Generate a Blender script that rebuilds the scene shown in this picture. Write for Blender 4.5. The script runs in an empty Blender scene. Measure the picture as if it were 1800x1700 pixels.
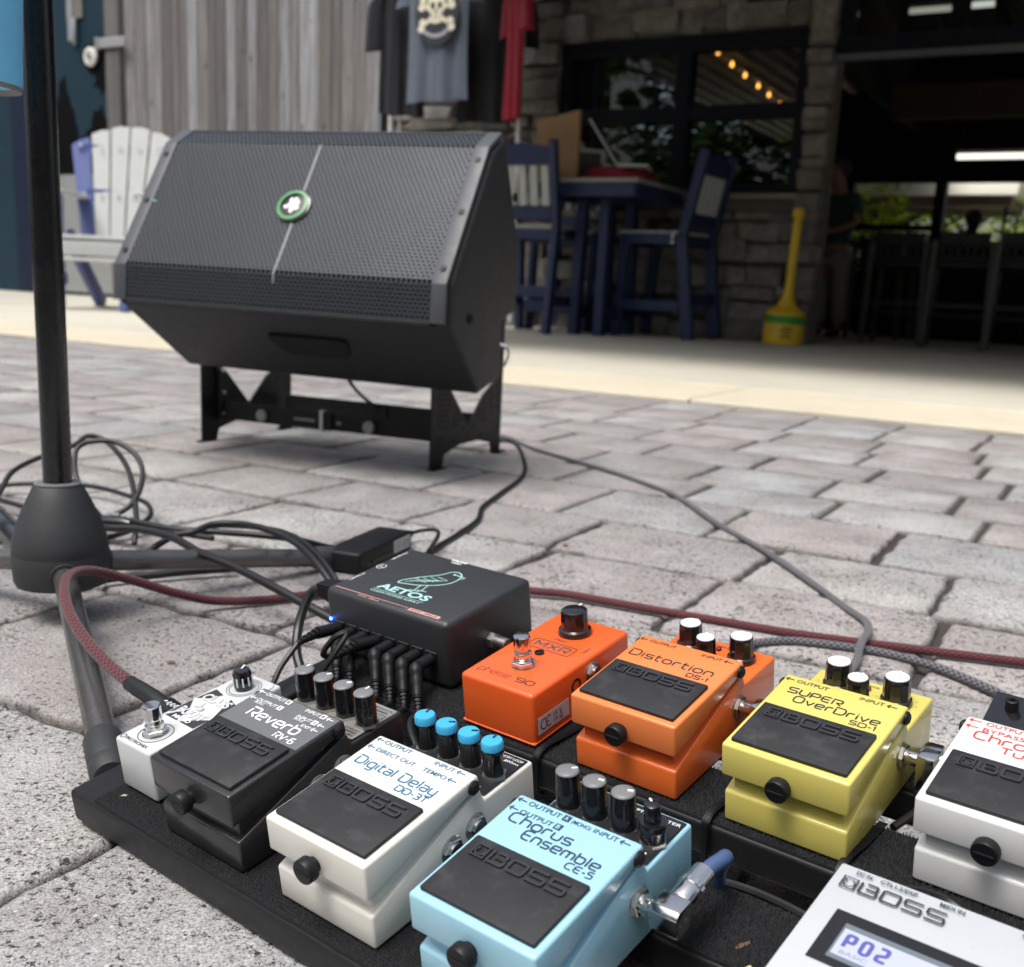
import bpy, bmesh, math, random
from math import sin, cos, pi, radians, sqrt, atan2, hypot
from mathutils import Vector, Matrix, noise

SC = bpy.context.scene
COL = SC.collection
rnd = random.Random(7)

# ------------------------------------------------------------------ camera, sky, sun, exposure
CAM_Z = 0.3475
PITCH, ROLL = radians(11.9968), radians(2.6314)
_f = Vector((0, cos(PITCH), -sin(PITCH)))
_r0 = Vector((1, 0, 0))
_u0 = _r0.cross(_f)
_r = _r0 * cos(ROLL) + _u0 * sin(ROLL)
_u = -_r0 * sin(ROLL) + _u0 * cos(ROLL)
cam_data = bpy.data.cameras.new('camera')
cam = bpy.data.objects.new('camera', cam_data)
COL.objects.link(cam)
SC.camera = cam
cam.matrix_world = Matrix(((_r.x, _u.x, -_f.x, 0), (_r.y, _u.y, -_f.y, 0), (_r.z, _u.z, -_f.z, CAM_Z), (0, 0, 0, 1)))
cam_data.sensor_fit = 'HORIZONTAL'
cam_data.sensor_width = 36
cam_data.lens = 1871.885 / 1800 * 36
cam_data.shift_y = 46.74 / 1800
cam_data.clip_start = 0.02
cam_data.clip_end = 400
cam_data.dof.use_dof = True
cam_data.dof.focus_distance = 0.62
cam_data.dof.aperture_fstop = 11.5

world = bpy.data.worlds.new('World')
SC.world = world
world.use_nodes = True
_nt = world.node_tree
_bg = _nt.nodes['Background']
_sky = _nt.nodes.new('ShaderNodeTexSky')
_sky.sky_type = 'NISHITA'
_sky.sun_disc = False
SUN_EL, SUN_AZ = radians(66), radians(222)      # azimuth clockwise from +Y
_sky.sun_elevation = SUN_EL
_sky.sun_rotation = SUN_AZ
_sky.air_density = 1.0
_sky.dust_density = 6.0
_sky.ozone_density = 1.0
_hs = _nt.nodes.new('ShaderNodeHueSaturation')
_hs.inputs['Saturation'].default_value = 0.62
_nt.links.new(_sky.outputs[0], _hs.inputs['Color'])
_nt.links.new(_hs.outputs[0], _bg.inputs[0])
_bg.inputs[1].default_value = 0.118

sun_data = bpy.data.lights.new('sun', 'SUN')
sun = bpy.data.objects.new('sun', sun_data)
COL.objects.link(sun)
sun_data.energy = 1.5
sun_data.angle = radians(24)
sun_data.color = (1.0, 0.985, 0.955)
_sd = Vector((sin(SUN_AZ) * cos(SUN_EL), cos(SUN_AZ) * cos(SUN_EL), sin(SUN_EL)))
sun.rotation_euler = _sd.to_track_quat('Z', 'Y').to_euler()
sun.location = _sd * 20

SC.view_settings.view_transform = 'Standard'
SC.view_settings.look = 'None'
SC.view_settings.gamma = 1
SC.view_settings.use_curve_mapping = False
SC.view_settings.exposure = 0.74
SC.cycles.use_denoising = True
SC.cycles.max_bounces = 8
SC.cycles.diffuse_bounces = 4
SC.cycles.glossy_bounces = 4
SC.cycles.transmission_bounces = 6
SC.cycles.transparent_max_bounces = 12
SC.cycles.sample_clamp_indirect = 6
SC.cycles.caustics_reflective = False
SC.cycles.caustics_refractive = False

# ------------------------------------------------------------------ mesh builder
I4 = Matrix.Identity(4)
def T(x, y=0, z=0): return Matrix.Translation((x, y, z))
def RX(a): return Matrix.Rotation(a, 4, 'X')
def RY(a): return Matrix.Rotation(a, 4, 'Y')
def RZ(a): return Matrix.Rotation(a, 4, 'Z')
def S3(x, y, z): return Matrix.Diagonal((x, y, z, 1))

class MB:
    def __init__(s, M=I4):
        s.v = []; s.f = []; s.uv = []; s.M = M; s.has_uv = False; s.mi = []; s.cur = 0
    def add(s, verts, faces, uvs=None):
        b = len(s.v); M = s.M
        s.v += [tuple(M @ Vector(p)) for p in verts]
        for k, f in enumerate(faces):
            s.f.append(tuple(i + b for i in f)); s.mi.append(s.cur)
            if uvs is not None:
                s.has_uv = True; s.uv.append(uvs[k])
            else:
                s.uv.append([(0, 0)] * len(f))
        return s
    def box(s, x0, x1, y0, y1, z0, z1):
        v = [(x0,y0,z0),(x1,y0,z0),(x1,y1,z0),(x0,y1,z0),(x0,y0,z1),(x1,y0,z1),(x1,y1,z1),(x0,y1,z1)]
        return s.add(v, [(0,3,2,1),(4,5,6,7),(0,1,5,4),(1,2,6,5),(2,3,7,6),(3,0,4,7)])
    def prism_x(s, poly, x0, x1):            # polygon in (y,z), extruded along x
        n = len(poly)
        ar = sum(poly[i][0]*poly[(i+1)%n][1]-poly[(i+1)%n][0]*poly[i][1] for i in range(n))
        if ar < 0: poly = poly[::-1]
        v = [(x0, p[0], p[1]) for p in poly] + [(x1, p[0], p[1]) for p in poly]
        f = [tuple(range(n))[::-1], tuple(range(n, 2*n))]
        f += [(i, (i+1) % n, n+(i+1) % n, n+i) for i in range(n)]
        return s.add(v, f)
    def prism_z(s, poly, z0, z1):
        n = len(poly)
        ar = sum(poly[i][0]*poly[(i+1)%n][1]-poly[(i+1)%n][0]*poly[i][1] for i in range(n))
        if ar < 0: poly = poly[::-1]
        v = [(p[0], p[1], z0) for p in poly] + [(p[0], p[1], z1) for p in poly]
        f = [tuple(range(n))[::-1], tuple(range(n, 2*n))]
        f += [(i, (i+1) % n, n+(i+1) % n, n+i) for i in range(n)]
        return s.add(v, f)
    def lathe(s, prof, n=24, M=I4, flute=None, caps=True):  # prof [(r,z)] bottom to top, round local z
        v = []; f = []
        for r, z in prof:
            for k in range(n):
                a = 2*pi*k/n
                rr = r if flute is None else flute(r, z, a, k)
                v.append(M @ Vector((rr*cos(a), rr*sin(a), z)))
        m = len(prof)
        for i in range(m-1):
            for k in range(n):
                k2 = (k+1) % n
                f.append((i*n+k, i*n+k2, (i+1)*n+k2, (i+1)*n+k))
        if caps: f.append(tuple(range(n))[::-1]); f.append(tuple(range((m-1)*n, m*n)))
        return s.add(v, f)
    def cyl(s, p0, p1, r0, r1=None, n=12):
        p0, p1 = Vector(p0), Vector(p1); d = p1 - p0
        M = T(*p0) @ d.to_track_quat('Z', 'Y').to_matrix().to_4x4()
        return s.lathe([(r0, 0), (r0 if r1 is None else r1, d.length)], n, M)
    def tube(s, path, r, n=10):
        P = [Vector(p) for p in path]; m = len(P)
        R = r if isinstance(r, (list, tuple)) else [r]*m
        tan = [(P[min(i+1, m-1)] - P[max(i-1, 0)]).normalized() for i in range(m)]
        nr = tan[0].orthogonal().normalized()
        v = []; f = []; uv = []; L = 0
        rows = []
        for i in range(m):
            nr = (nr - tan[i]*nr.dot(tan[i]))
            nr = nr.normalized() if nr.length > 1e-6 else tan[i].orthogonal().normalized()
            b = tan[i].cross(nr)
            if i: L += (P[i]-P[i-1]).length
            rows.append(L)
            for k in range(n):
                a = 2*pi*k/n
                v.append(P[i] + (nr*cos(a) + b*sin(a))*R[i])
        for i in range(m-1):
            for k in range(n):
                k2 = (k+1) % n
                f.append((i*n+k, i*n+k2, (i+1)*n+k2, (i+1)*n+k))
                uv.append([(k/n, rows[i]), ((k+1)/n, rows[i]), ((k+1)/n, rows[i+1]), (k/n, rows[i+1])])
        f.append(tuple(range(n))[::-1]); uv.append([(0, 0)]*n)
        f.append(tuple(range((m-1)*n, m*n))); uv.append([(0, 0)]*n)
        return s.add(v, f, uv)
    def ribbon(s, pts, w, closed=False, z=0.0, h=0.0):   # flat stroke in the xy plane, optional height
        n = len(pts); L = []; Rr = []
        for i in range(n):
            if closed: a, b = Vector(pts[i-1]), Vector(pts[(i+1) % n])
            else: a, b = Vector(pts[max(i-1, 0)]), Vector(pts[min(i+1, n-1)])
            p = Vector(pts[i]); t = (b-a)
            t = t.normalized() if t.length > 1e-12 else Vector((1, 0))
            nn = Vector((-t.y, t.x)); k = 1.0
            if closed or 0 < i < n-1:
                pa = (p-Vector(pts[i-1])); 
                if pa.length > 1e-12:
                    c = abs(nn.dot(Vector((-pa.y, pa.x)).normalized())); k = 1/max(c, .6)
            L.append(p+nn*w/2*k); Rr.append(p-nn*w/2*k)
        v = [(q.x, q.y, z+h) for q in L] + [(q.x, q.y, z+h) for q in Rr]
        rng = range(n if closed else n-1)
        f = [(i, n+i, n+(i+1) % n, (i+1) % n) for i in rng]
        if h:
            v += [(q.x, q.y, z) for q in L] + [(q.x, q.y, z) for q in Rr]
            f += [(2*n+i, i, (i+1) % n, 2*n+(i+1) % n) for i in rng]
            f += [(n+i, 3*n+i, 3*n+(i+1) % n, n+(i+1) % n) for i in rng]
            if not closed:
                f += [(0, 2*n, 3*n, n), (n-1, 2*n-1, 4*n-1, 3*n-1)]
        return s.add(v, f)
    def poly(s, pts, z=0.0):
        return s.add([(p[0], p[1], z) for p in pts], [tuple(range(len(pts)))])
    def disc(s, c, rx, ry=None, n=20, z=0.0):
        ry = rx if ry is None else ry
        return s.poly([(c[0]+rx*cos(2*pi*k/n), c[1]+ry*sin(2*pi*k/n)) for k in range(n)], z)
    def mesh(s, name, bevel=None, smooth=30, sub=0):
        me = bpy.data.meshes.new(name)
        me.from_pydata(s.v, [], s.f)
        if s.has_uv:
            l = me.uv_layers.new(name='uv'); i = 0
            for u in s.uv:
                for c in u:
                    l.data[i].uv = c; i += 1
        if any(s.mi):
            me.polygons.foreach_set('material_index', s.mi)
        if bevel:
            w, seg = bevel
            bm = bmesh.new(); bm.from_mesh(me)
            bmesh.ops.remove_doubles(bm, verts=bm.verts, dist=1e-7)
            es = [e for e in bm.edges if len(e.link_faces) == 2 and e.calc_face_angle(0) > radians(24)]
            bmesh.ops.bevel(bm, geom=es, offset=w, segments=seg, profile=.5, affect='EDGES', clamp_overlap=True)
            bmesh.ops.recalc_face_normals(bm, faces=bm.faces)
            bm.to_mesh(me); bm.free()
        if smooth:
            me.polygons.foreach_set('use_smooth', [True]*len(me.polygons))
            me.set_sharp_from_angle(angle=radians(smooth))
        me.update()
        return me
    def build(s, name, mat, parent=None, bevel=None, smooth=30):
        return link(name, s.mesh(name, bevel, smooth), mat, parent)

def link(name, me, mat, parent=None):
    if mat is not None:
        ms = mat if isinstance(mat, (list, tuple)) else [mat]
        if len(me.materials) == 0:
            for m in ms: me.materials.append(m)
    o = bpy.data.objects.new(name, me); COL.objects.link(o)
    if parent is not None: o.parent = parent
    return o
def tag(o, label=None, cat=None, group=None, kind=None):
    if label: o['label'] = label
    if cat: o['category'] = cat
    if group: o['group'] = group
    if kind: o['kind'] = kind
    return o
def thing(name, label, cat, M=I4, group=None):
    o = bpy.data.objects.new(name, None); COL.objects.link(o)
    o.empty_display_size = .05
    o.matrix_world = M
    return tag(o, label, cat, group)
def copy_tree(o, parent=None, M=None):
    c = o.copy(); COL.objects.link(c); c.parent = parent
    if M is not None: c.matrix_world = M
    for ch in list(o.children): copy_tree(ch, c)
    return c

def spline(pts, n=8):                        # Catmull-Rom through points
    P = [Vector(p) for p in pts]; P = [P[0]*2-P[1]] + P + [P[-1]*2-P[-2]]; out = []
    for i in range(1, len(P)-2):
        a, b, c, d = P[i-1:i+3]
        for k in range(n):
            t = k/n
            out.append(.5*((2*b)+(c-a)*t+(2*a-5*b+4*c-d)*t*t+(3*b-a-3*c+d)*t**3))
    out.append(P[-2]); return out

# frames
BTILT, BYAW = radians(9.1326), radians(-38.31)
MBOARD = T(0, .5, CAM_Z-.308) @ RZ(BYAW) @ RX(BTILT)
SA = radians(-29.3)
def s2w(u, v, z=0.0): return Vector((u*cos(SA)-v*sin(SA), u*sin(SA)+v*cos(SA), z))
def site(u, v, z=0.0, yaw=0.0): return T(*s2w(u, v, z)) @ RZ(SA+yaw)

# ------------------------------------------------------------------ materials
class NB:
    def __init__(s, name):
        s.m = bpy.data.materials.new(name); s.m.use_nodes = True
        s.t = s.m.node_tree; s.b = s.t.nodes['Principled BSDF']; s.out = s.t.nodes['Material Output']
    def n(s, typ, **kw):
        x = s.t.nodes.new('ShaderNode'+typ)
        for k, v in kw.items():
            if k.startswith('i_'): x.inputs[k[2:].replace('_', ' ')].default_value = v
            else: setattr(x, k, v)
        return x
    def l(s, a, b): s.t.links.new(a, b)
    def coord(s, kind='Object'):
        if kind == 'Position': return s.n('NewGeometry').outputs['Position']
        return s.n('TexCoord').outputs[kind]
    def noise(s, co, scale, detail=3, rough=.55, dist=0.0):
        x = s.n('TexNoise'); x.inputs['Scale'].default_value = scale; x.inputs['Detail'].default_value = detail
        x.inputs['Roughness'].default_value = rough; x.inputs['Distortion'].default_value = dist
        s.l(co, x.inputs['Vector']); return x.outputs['Fac']
    def ramp(s, fac, stops):
        x = s.n('ValToRGB'); e = x.color_ramp.elements
        while len(e) < len(stops): e.new(.5)
        for k, (p, c) in enumerate(stops):
            e[k].position = p; e[k].color = (*c, 1) if len(c) == 3 else c
        s.l(fac, x.inputs[0]); return x.outputs[0]
    def mix(s, fac, a, b, mode='MIX'):
        x = s.n('Mix', data_type='RGBA', blend_type=mode)
        for sock, val in ((x.inputs[0], fac), (x.inputs[6], a), (x.inputs[7], b)):
            if isinstance(val, (int, float)): sock.default_value = val
            elif isinstance(val, (tuple, list)): sock.default_value = (*val, 1) if len(val) == 3 else val
            else: s.l(val, sock)
        return x.outputs[2]
    def math(s, op, a, b=0.0, clamp=False):
        x = s.n('Math', operation=op, use_clamp=clamp)
        for i, val in ((0, a), (1, b)):
            if isinstance(val, (int, float)): x.inputs[i].default_value = val
            else: s.l(val, x.inputs[i])
        return x.outputs[0]
    def bump(s, h, strength=.5, dist=.001, prev=None):
        x = s.n('Bump'); x.inputs['Strength'].default_value = strength; x.inputs['Distance'].default_value = dist
        s.l(h, x.inputs['Height'])
        if prev is not None: s.l(prev, x.inputs['Normal'])
        return x.outputs[0]
    def set(s, color=None, rough=None, metal=None, normal=None, coat=None, spec=None, emit=None, estr=None, trans=None, alpha=None, sheen=None):
        for key, val in (('Base Color', color), ('Roughness', rough), ('Metallic', metal), ('Normal', normal), ('Coat Weight', coat),
                         ('Specular IOR Level', spec), ('Emission Color', emit), ('Emission Strength', estr), ('Transmission Weight', trans), ('Alpha', alpha), ('Sheen Weight', sheen)):
            if val is None: continue
            sock = s.b.inputs[key]
            if isinstance(val, (int, float)): sock.default_value = val
            elif isinstance(val, (tuple, list)): sock.default_value = (*val, 1) if len(val) == 3 else val
            else: s.l(val, sock)
        return s.m

_mats = {}
def simple(name, col, rough=.5, metal=0.0, coat=0.0, var=.12, vs=30, bump=0.0, bs=400, bd=.0004, spec=.5, rvar=.1, dust=0.0, sheen=0.0):
    if name in _mats: return _mats[name]
    b = NB(name); co = b.coord()
    n1 = b.noise(co, vs, 4)
    c = b.mix(n1, tuple(x*(1-var) for x in col), tuple(min(1, x*(1+var)) for x in col))
    if dust:
        d = b.math('MULTIPLY', b.ramp(b.noise(co, vs*9, 5, .7), [(.56, (0,0,0)), (.74, (1,1,1))]), dust)
        c = b.mix(d, c, (.32, .31, .29))
    r = b.math('ADD', b.math('MULTIPLY', b.noise(co, vs*2.3, 4), 2*rvar), rough-rvar)
    nm = None
    if bump: nm = b.bump(b.noise(co, bs, 3), bump, bd)
    _mats[name] = b.set(color=c, rough=r, metal=metal, coat=coat, spec=spec, normal=nm, sheen=sheen)
    return _mats[name]
def emitter(name, col, strength):
    b = NB(name)
    return b.set(color=col, emit=col, estr=strength, rough=.5)

def m_paver():
    b = NB('paver_concrete'); co = b.coord('Position')
    oi = b.n('ObjectInfo').outputs['Random']
    base = b.ramp(oi, [(0, (.345,.338,.34)), (.16, (.42,.428,.43)), (.3, (.375,.355,.36)), (.45, (.375,.392,.405)), (.6, (.42,.422,.415)), (.75, (.325,.328,.335)), (.88, (.40,.382,.382)), (1, (.42,.428,.43))])
    b.t.nodes[-1].color_ramp.interpolation = 'CONSTANT'
    big = b.noise(co, 7, 4, .6)
    c = b.mix(b.math('MULTIPLY', b.ramp(big, [(.38,(0,0,0)),(.68,(1,1,1))]), .62), base, (.225,.203,.195))
    blot = b.noise(co, 21, 5, .7)
    c = b.mix(b.math('MULTIPLY', b.ramp(blot, [(.47,(0,0,0)),(.70,(1,1,1))]), .34), c, (.425,.415,.395))
    # sand grains: fine light and dark speckle at two sizes
    g1 = b.noise(co, 640, 2, .6); g2 = b.noise(co, 300, 3, .65)
    c = b.mix(.85, c, b.ramp(g1, [(.34,(.17,.165,.16)),(.49,(.46,.455,.45)),(.62,(.53,.525,.515)),(.74,(.80,.78,.74))]), 'OVERLAY')
    c = b.mix(.55, c, b.ramp(g2, [(.32,(.30,.29,.29)),(.5,(.5,.5,.5)),(.70,(.70,.69,.67))]), 'OVERLAY')
    vo2 = b.n('TexVoronoi'); vo2.inputs['Scale'].default_value = 210; b.l(co, vo2.inputs['Vector'])
    sep2 = b.n('SeparateColor'); b.l(vo2.outputs['Color'], sep2.inputs[0])
    grain = b.math('MULTIPLY', b.math('LESS_THAN', b.math('ADD', vo2.outputs['Distance'], b.math('MULTIPLY', g1, .35)), .40), b.math('GREATER_THAN', sep2.outputs[1], .90))
    c = b.mix(b.math('MULTIPLY', grain, .65), c, b.ramp(sep2.outputs[2], [(0,(.52,.49,.46)),(.5,(.62,.61,.59)),(1,(.33,.30,.29))]))
    # open pits and pores, clustered
    pit = b.noise(co, 185, 5, .78, .25)
    pm = b.noise(co, 11, 3)
    thr = b.math('ADD', b.math('MULTIPLY', pm, .20), .325)
    pits = b.math('MULTIPLY', b.math('SUBTRACT', thr, pit), 16, True)
    c = b.mix(b.math('MULTIPLY', pits, .92), c, (.030,.028,.027))
    # soil rubbed into the rims along the joints
    at = b.n('Attribute', attribute_name='dirt').outputs['Fac']
    dn = b.math('MULTIPLY', at, b.math('ADD', b.math('MULTIPLY', b.noise(co, 60, 4, .7), 1.4), .25), True)
    c = b.mix(b.math('MULTIPLY', dn, .72), c, (.075,.067,.058))
    h = b.math('SUBTRACT', b.math('ADD', b.math('MULTIPLY', g1, .5), b.math('MULTIPLY', g2, .6)), b.math('MULTIPLY', pits, 1.3))
    n1 = b.bump(b.noise(co, 46, 5, .65), .5, .004)
    nm = b.bump(h, .9, .0014, n1)
    return b.set(color=c, rough=.93, normal=nm, spec=.2)

def m_braid(name, c1, c2, N=6, K=150):
    b = NB(name); uv = b.n('UVMap').outputs[0]
    sp = b.n('SeparateXYZ'); b.l(uv, sp.inputs[0])
    a = b.math('MULTIPLY', sp.outputs[0], 2*pi*N); d = b.math('MULTIPLY', sp.outputs[1], 2*pi*K)
    w = b.math('MULTIPLY', b.math('SINE', a), b.math('SINE', d))
    fac = b.math('ADD', b.math('MULTIPLY', w, -3.0), .55, True)
    nz = b.noise(b.coord('Object'), 30, 3)
    c = b.mix(fac, c1, c2)
    c = b.mix(b.math('MULTIPLY', nz, .18), c, tuple(x*.45 for x in c2))
    return b.set(color=c, rough=.75, normal=b.bump(fac, .8, .0006), sheen=.2)

def m_wood():
    b = NB('weathered_wood'); co = b.coord('Position')
    oi = b.n('ObjectInfo').outputs['Random']
    off = b.n('VectorMath', operation='ADD'); b.l(co, off.inputs[0])
    cb = b.n('CombineXYZ'); b.l(b.math('MULTIPLY', oi, 7.3), cb.inputs[2]); b.l(cb.outputs[0], off.inputs[1])
    mp = b.n('Mapping'); mp.inputs['Scale'].default_value = (1, 1, .035); b.l(off.outputs[0], mp.inputs[0])
    base = b.ramp(oi, [(0,(.14,.135,.135)),(.15,(.30,.305,.315)),(.3,(.20,.19,.185)),(.45,(.37,.38,.395)),(.6,(.23,.225,.225)),(.75,(.31,.30,.295)),(.9,(.175,.165,.16)),(1,(.27,.27,.275))])
    b.t.nodes[-1].color_ramp.interpolation = 'CONSTANT'
    st = b.noise(mp.outputs[0], 48, 6, .72, .7)
    c = b.mix(b.ramp(st, [(.36,(0,0,0)),(.62,(1,1,1))]), b.mix(.72, base, (.045,.042,.042)), base)
    lo = b.noise(mp.outputs[0], 9, 4)
    c = b.mix(b.math('MULTIPLY', b.ramp(lo, [(.45,(0,0,0)),(.68,(1,1,1))]), .55), c, (.13,.11,.095))
    mk = b.n('Mapping'); mk.inputs['Scale'].default_value = (1.7, 1.7, .9); b.l(off.outputs[0], mk.inputs[0])
    vk = b.n('TexVoronoi'); vk.inputs['Scale'].default_value = 3.4; b.l(mk.outputs[0], vk.inputs['Vector'])
    kn = b.ramp(vk.outputs['Distance'], [(.05,(1,1,1)),(.12,(0,0,0))])
    c = b.mix(b.math('MULTIPLY', kn, .85), c, (.04,.034,.03))
    return b.set(color=c, rough=.85, normal=b.bump(st, .4, .003))

def m_stone():
    b = NB('rough_stone'); co = b.coord('Position')
    oi = b.n('ObjectInfo').outputs['Random']
    base = b.ramp(oi, [(0,(.22,.21,.19)),(.15,(.36,.34,.30)),(.3,(.27,.25,.23)),(.45,(.42,.405,.37)),(.6,(.23,.225,.225)),(.75,(.33,.295,.25)),(.9,(.45,.42,.375)),(1,(.29,.27,.25))])
    n1 = b.noise(co, 11, 5, .65)
    c = b.mix(b.ramp(n1, [(.35,(0,0,0)),(.7,(1,1,1))]), b.mix(.6, base, (.10,.09,.085)), base)
    return b.set(color=c, rough=.92, normal=b.bump(b.noise(co, 17, 7, .7), 1.0, .05))

def m_velcro():
    b = NB('loop_velcro'); co = b.coord('Object')
    c = b.mix(b.noise(co, 900, 2, .6), (.002,.002,.0025), (.016,.017,.020))
    li = b.ramp(b.noise(co, 420, 3, .7), [(.68,(0,0,0)),(.76,(1,1,1))])
    c = b.mix(b.math('MULTIPLY', li, .35), c, (.07,.07,.075))
    return b.set(color=c, rough=.8, normal=b.bump(b.noise(co, 1300, 2, .7), .8, .001), spec=.3)

def m_paint(name, col, flake=.0, rough=.34):
    b = NB(name); co = b.coord('Object')
    c = b.mix(b.noise(co, 35, 3), tuple(x*.95 for x in col), tuple(min(1, x*1.04) for x in col))
    sp = b.ramp(b.noise(co, 260, 3, .7), [(.71,(0,0,0)),(.76,(1,1,1))])
    c = b.mix(b.math('MULTIPLY', sp, .22), c, tuple(x*.35 for x in col))
    met = 0.0
    if flake:
        fl = b.ramp(b.noise(co, 2200, 1, .5), [(.58,(0,0,0)),(.72,(1,1,1))])
        c = b.mix(b.math('MULTIPLY', fl, .6), c, tuple(min(1, x*3+.06) for x in col)); met = flake
    r = b.math('ADD', b.math('MULTIPLY', b.noise(co, 60, 4), .16), rough-.08)
    return b.set(color=c, rough=r, metal=met, coat=.35, normal=b.bump(b.noise(co, 900, 2), .12, .0002))

def m_rubber():
    b = NB('pad_rubber'); co = b.coord('Object')
    c = b.mix(b.noise(co, 28, 4, .6), (.010,.0105,.012), (.028,.029,.032))
    oi = b.n('ObjectInfo').outputs['Random']
    ad = b.n('VectorMath', operation='ADD'); b.l(co, ad.inputs[0]); b.l(oi, ad.inputs[1])
    sp = b.ramp(b.noise(ad.outputs[0], 330, 3, .75), [(.725,(0,0,0)),(.76,(1,1,1))])
    c = b.mix(b.math('MULTIPLY', sp, .5), c, (.25,.24,.22))
    sm = b.ramp(b.noise(ad.outputs[0], 60, 4, .65), [(.52,(0,0,0)),(.75,(1,1,1))])
    c = b.mix(b.math('MULTIPLY', sm, .30), c, (.10,.10,.10))
    return b.set(color=c, rough=.62, normal=b.bump(b.noise(co, 1400, 2), .25, .0002), spec=.4)

def m_slab(name, a, bb):
    b = NB(name); co = b.coord('Position')
    c = b.mix(b.ramp(b.noise(co, .9, 5, .6), [(.3,(0,0,0)),(.7,(1,1,1))]), a, bb)
    c = b.mix(b.math('MULTIPLY', b.ramp(b.noise(co, 5, 5, .7), [(.5,(0,0,0)),(.75,(1,1,1))]), .35), c, tuple(x*.7 for x in a))
    return b.set(color=c, rough=.9, normal=b.bump(b.noise(co, 70, 4), .3, .002))

PAVER = m_paver()
SAND = simple('joint_sand', (.045,.040,.035), .95, var=.5, vs=160, bump=.8, bs=700, bd=.002)
SLAB = m_slab('slab_concrete', (.46,.44,.365), (.55,.525,.44))
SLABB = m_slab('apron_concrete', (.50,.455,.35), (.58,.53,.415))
SOIL = simple('far_ground', (.10,.10,.085), .95, var=.4, vs=.6)
STONE = m_stone(); WOOD = m_wood()
MORTAR = simple('mortar', (.15,.14,.125), .95, var=.3, vs=9)
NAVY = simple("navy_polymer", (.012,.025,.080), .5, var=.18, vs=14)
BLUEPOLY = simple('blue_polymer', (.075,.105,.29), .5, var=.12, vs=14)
LEGM = simple('satin_grey_metal', (.17,.165,.16), .3, metal=.75, var=.25, vs=30, dust=.05)
GREYP = simple('grey_polymer', (.47,.49,.48), .55, var=.08, vs=14)
BLACKM = simple('black_powdercoat', (.008,.0085,.010), .5, var=.2, vs=40, bump=.25, bs=2200, bd=.0002, dust=.05, spec=.35)
BLACKT = simple('black_tube', (.006,.006,.008), .26, var=.3, vs=40, coat=.2, dust=.04)
BLACKP = simple('black_plastic', (.0075,.008,.0095), .46, var=.15, vs=60, dust=.03, spec=.3)
GLOSSB = simple('gloss_black_plastic', (.008,.008,.010), .16, var=.2, vs=60, coat=.5, dust=.06)
CABINET = simple('speaker_cabinet', (.011,.012,.0145), .58, var=.15, vs=25, bump=.5, bs=900, bd=.0006, spec=.5, dust=.03)
GRILLE = simple('speaker_grille', (.050,.058,.068), .42, metal=.25, var=.12, vs=6)
FOAM = simple('grille_foam', (.006,.006,.007), .95)
TRIM = simple('speaker_trim', (.058,.064,.074), .5, var=.1)
TRIMD = simple('speaker_edge', (.020,.022,.026), .5, var=.1)
CHROME = simple('polished_metal', (.72,.71,.69), .16, metal=1, var=.1, vs=120, rvar=.08)
STEEL = simple('dull_steel', (.50,.50,.49), .38, metal=1, var=.15, vs=90)
RUBBER = m_rubber()
CABLE = simple('cable_rubber', (.009,.0095,.011), .45, var=.25, vs=40, dust=.05)
VELCRO = m_velcro(); LOOPS = simple('velcro_loops', (.020,.021,.024), .7, var=.7, vs=600, spec=.4)
WHITE = simple('white_print', (.78,.80,.80), .5, var=.03)
KNOBTOP = simple('knob_grey_top', (.16,.165,.17), .42, var=.1)
SILVERTOP = simple('knob_silver_top', (.72,.75,.77), .32, metal=.15, var=.06)
WINK = simple('dark_ink', (.025,.030,.035), .5, var=.05)
# ------------------------------------------------------------------ ground, pavers, slab
def project(p):
    d = Vector(p) - Vector((0, 0, CAM_Z)); w = d.dot(_f)
    if w < .05: return None
    return 900 + 1871.885*d.dot(_r)/w, 896.743 - 1871.885*d.dot(_u)/w

g = MB().box(-90, 90, -60, 150, -.40, -.06).build('ground', SOIL)
tag(g, 'dark bare ground stretching away beyond the paving', 'ground', kind='structure')

bedM = site(0, 0)
bed = MB().add([(-9, -1.6, 0), (4.5, -1.6, 0), (4.5, 3.5, 0), (-9, 3.5, 0)], [(0, 1, 2, 3)]).build('pavement', SAND)
bed.matrix_world = T(0, 0, -.0080) @ bedM
tag(bed, 'tumbled grey and pink concrete paving with dark sandy joints', 'pavement', kind='structure')

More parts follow.
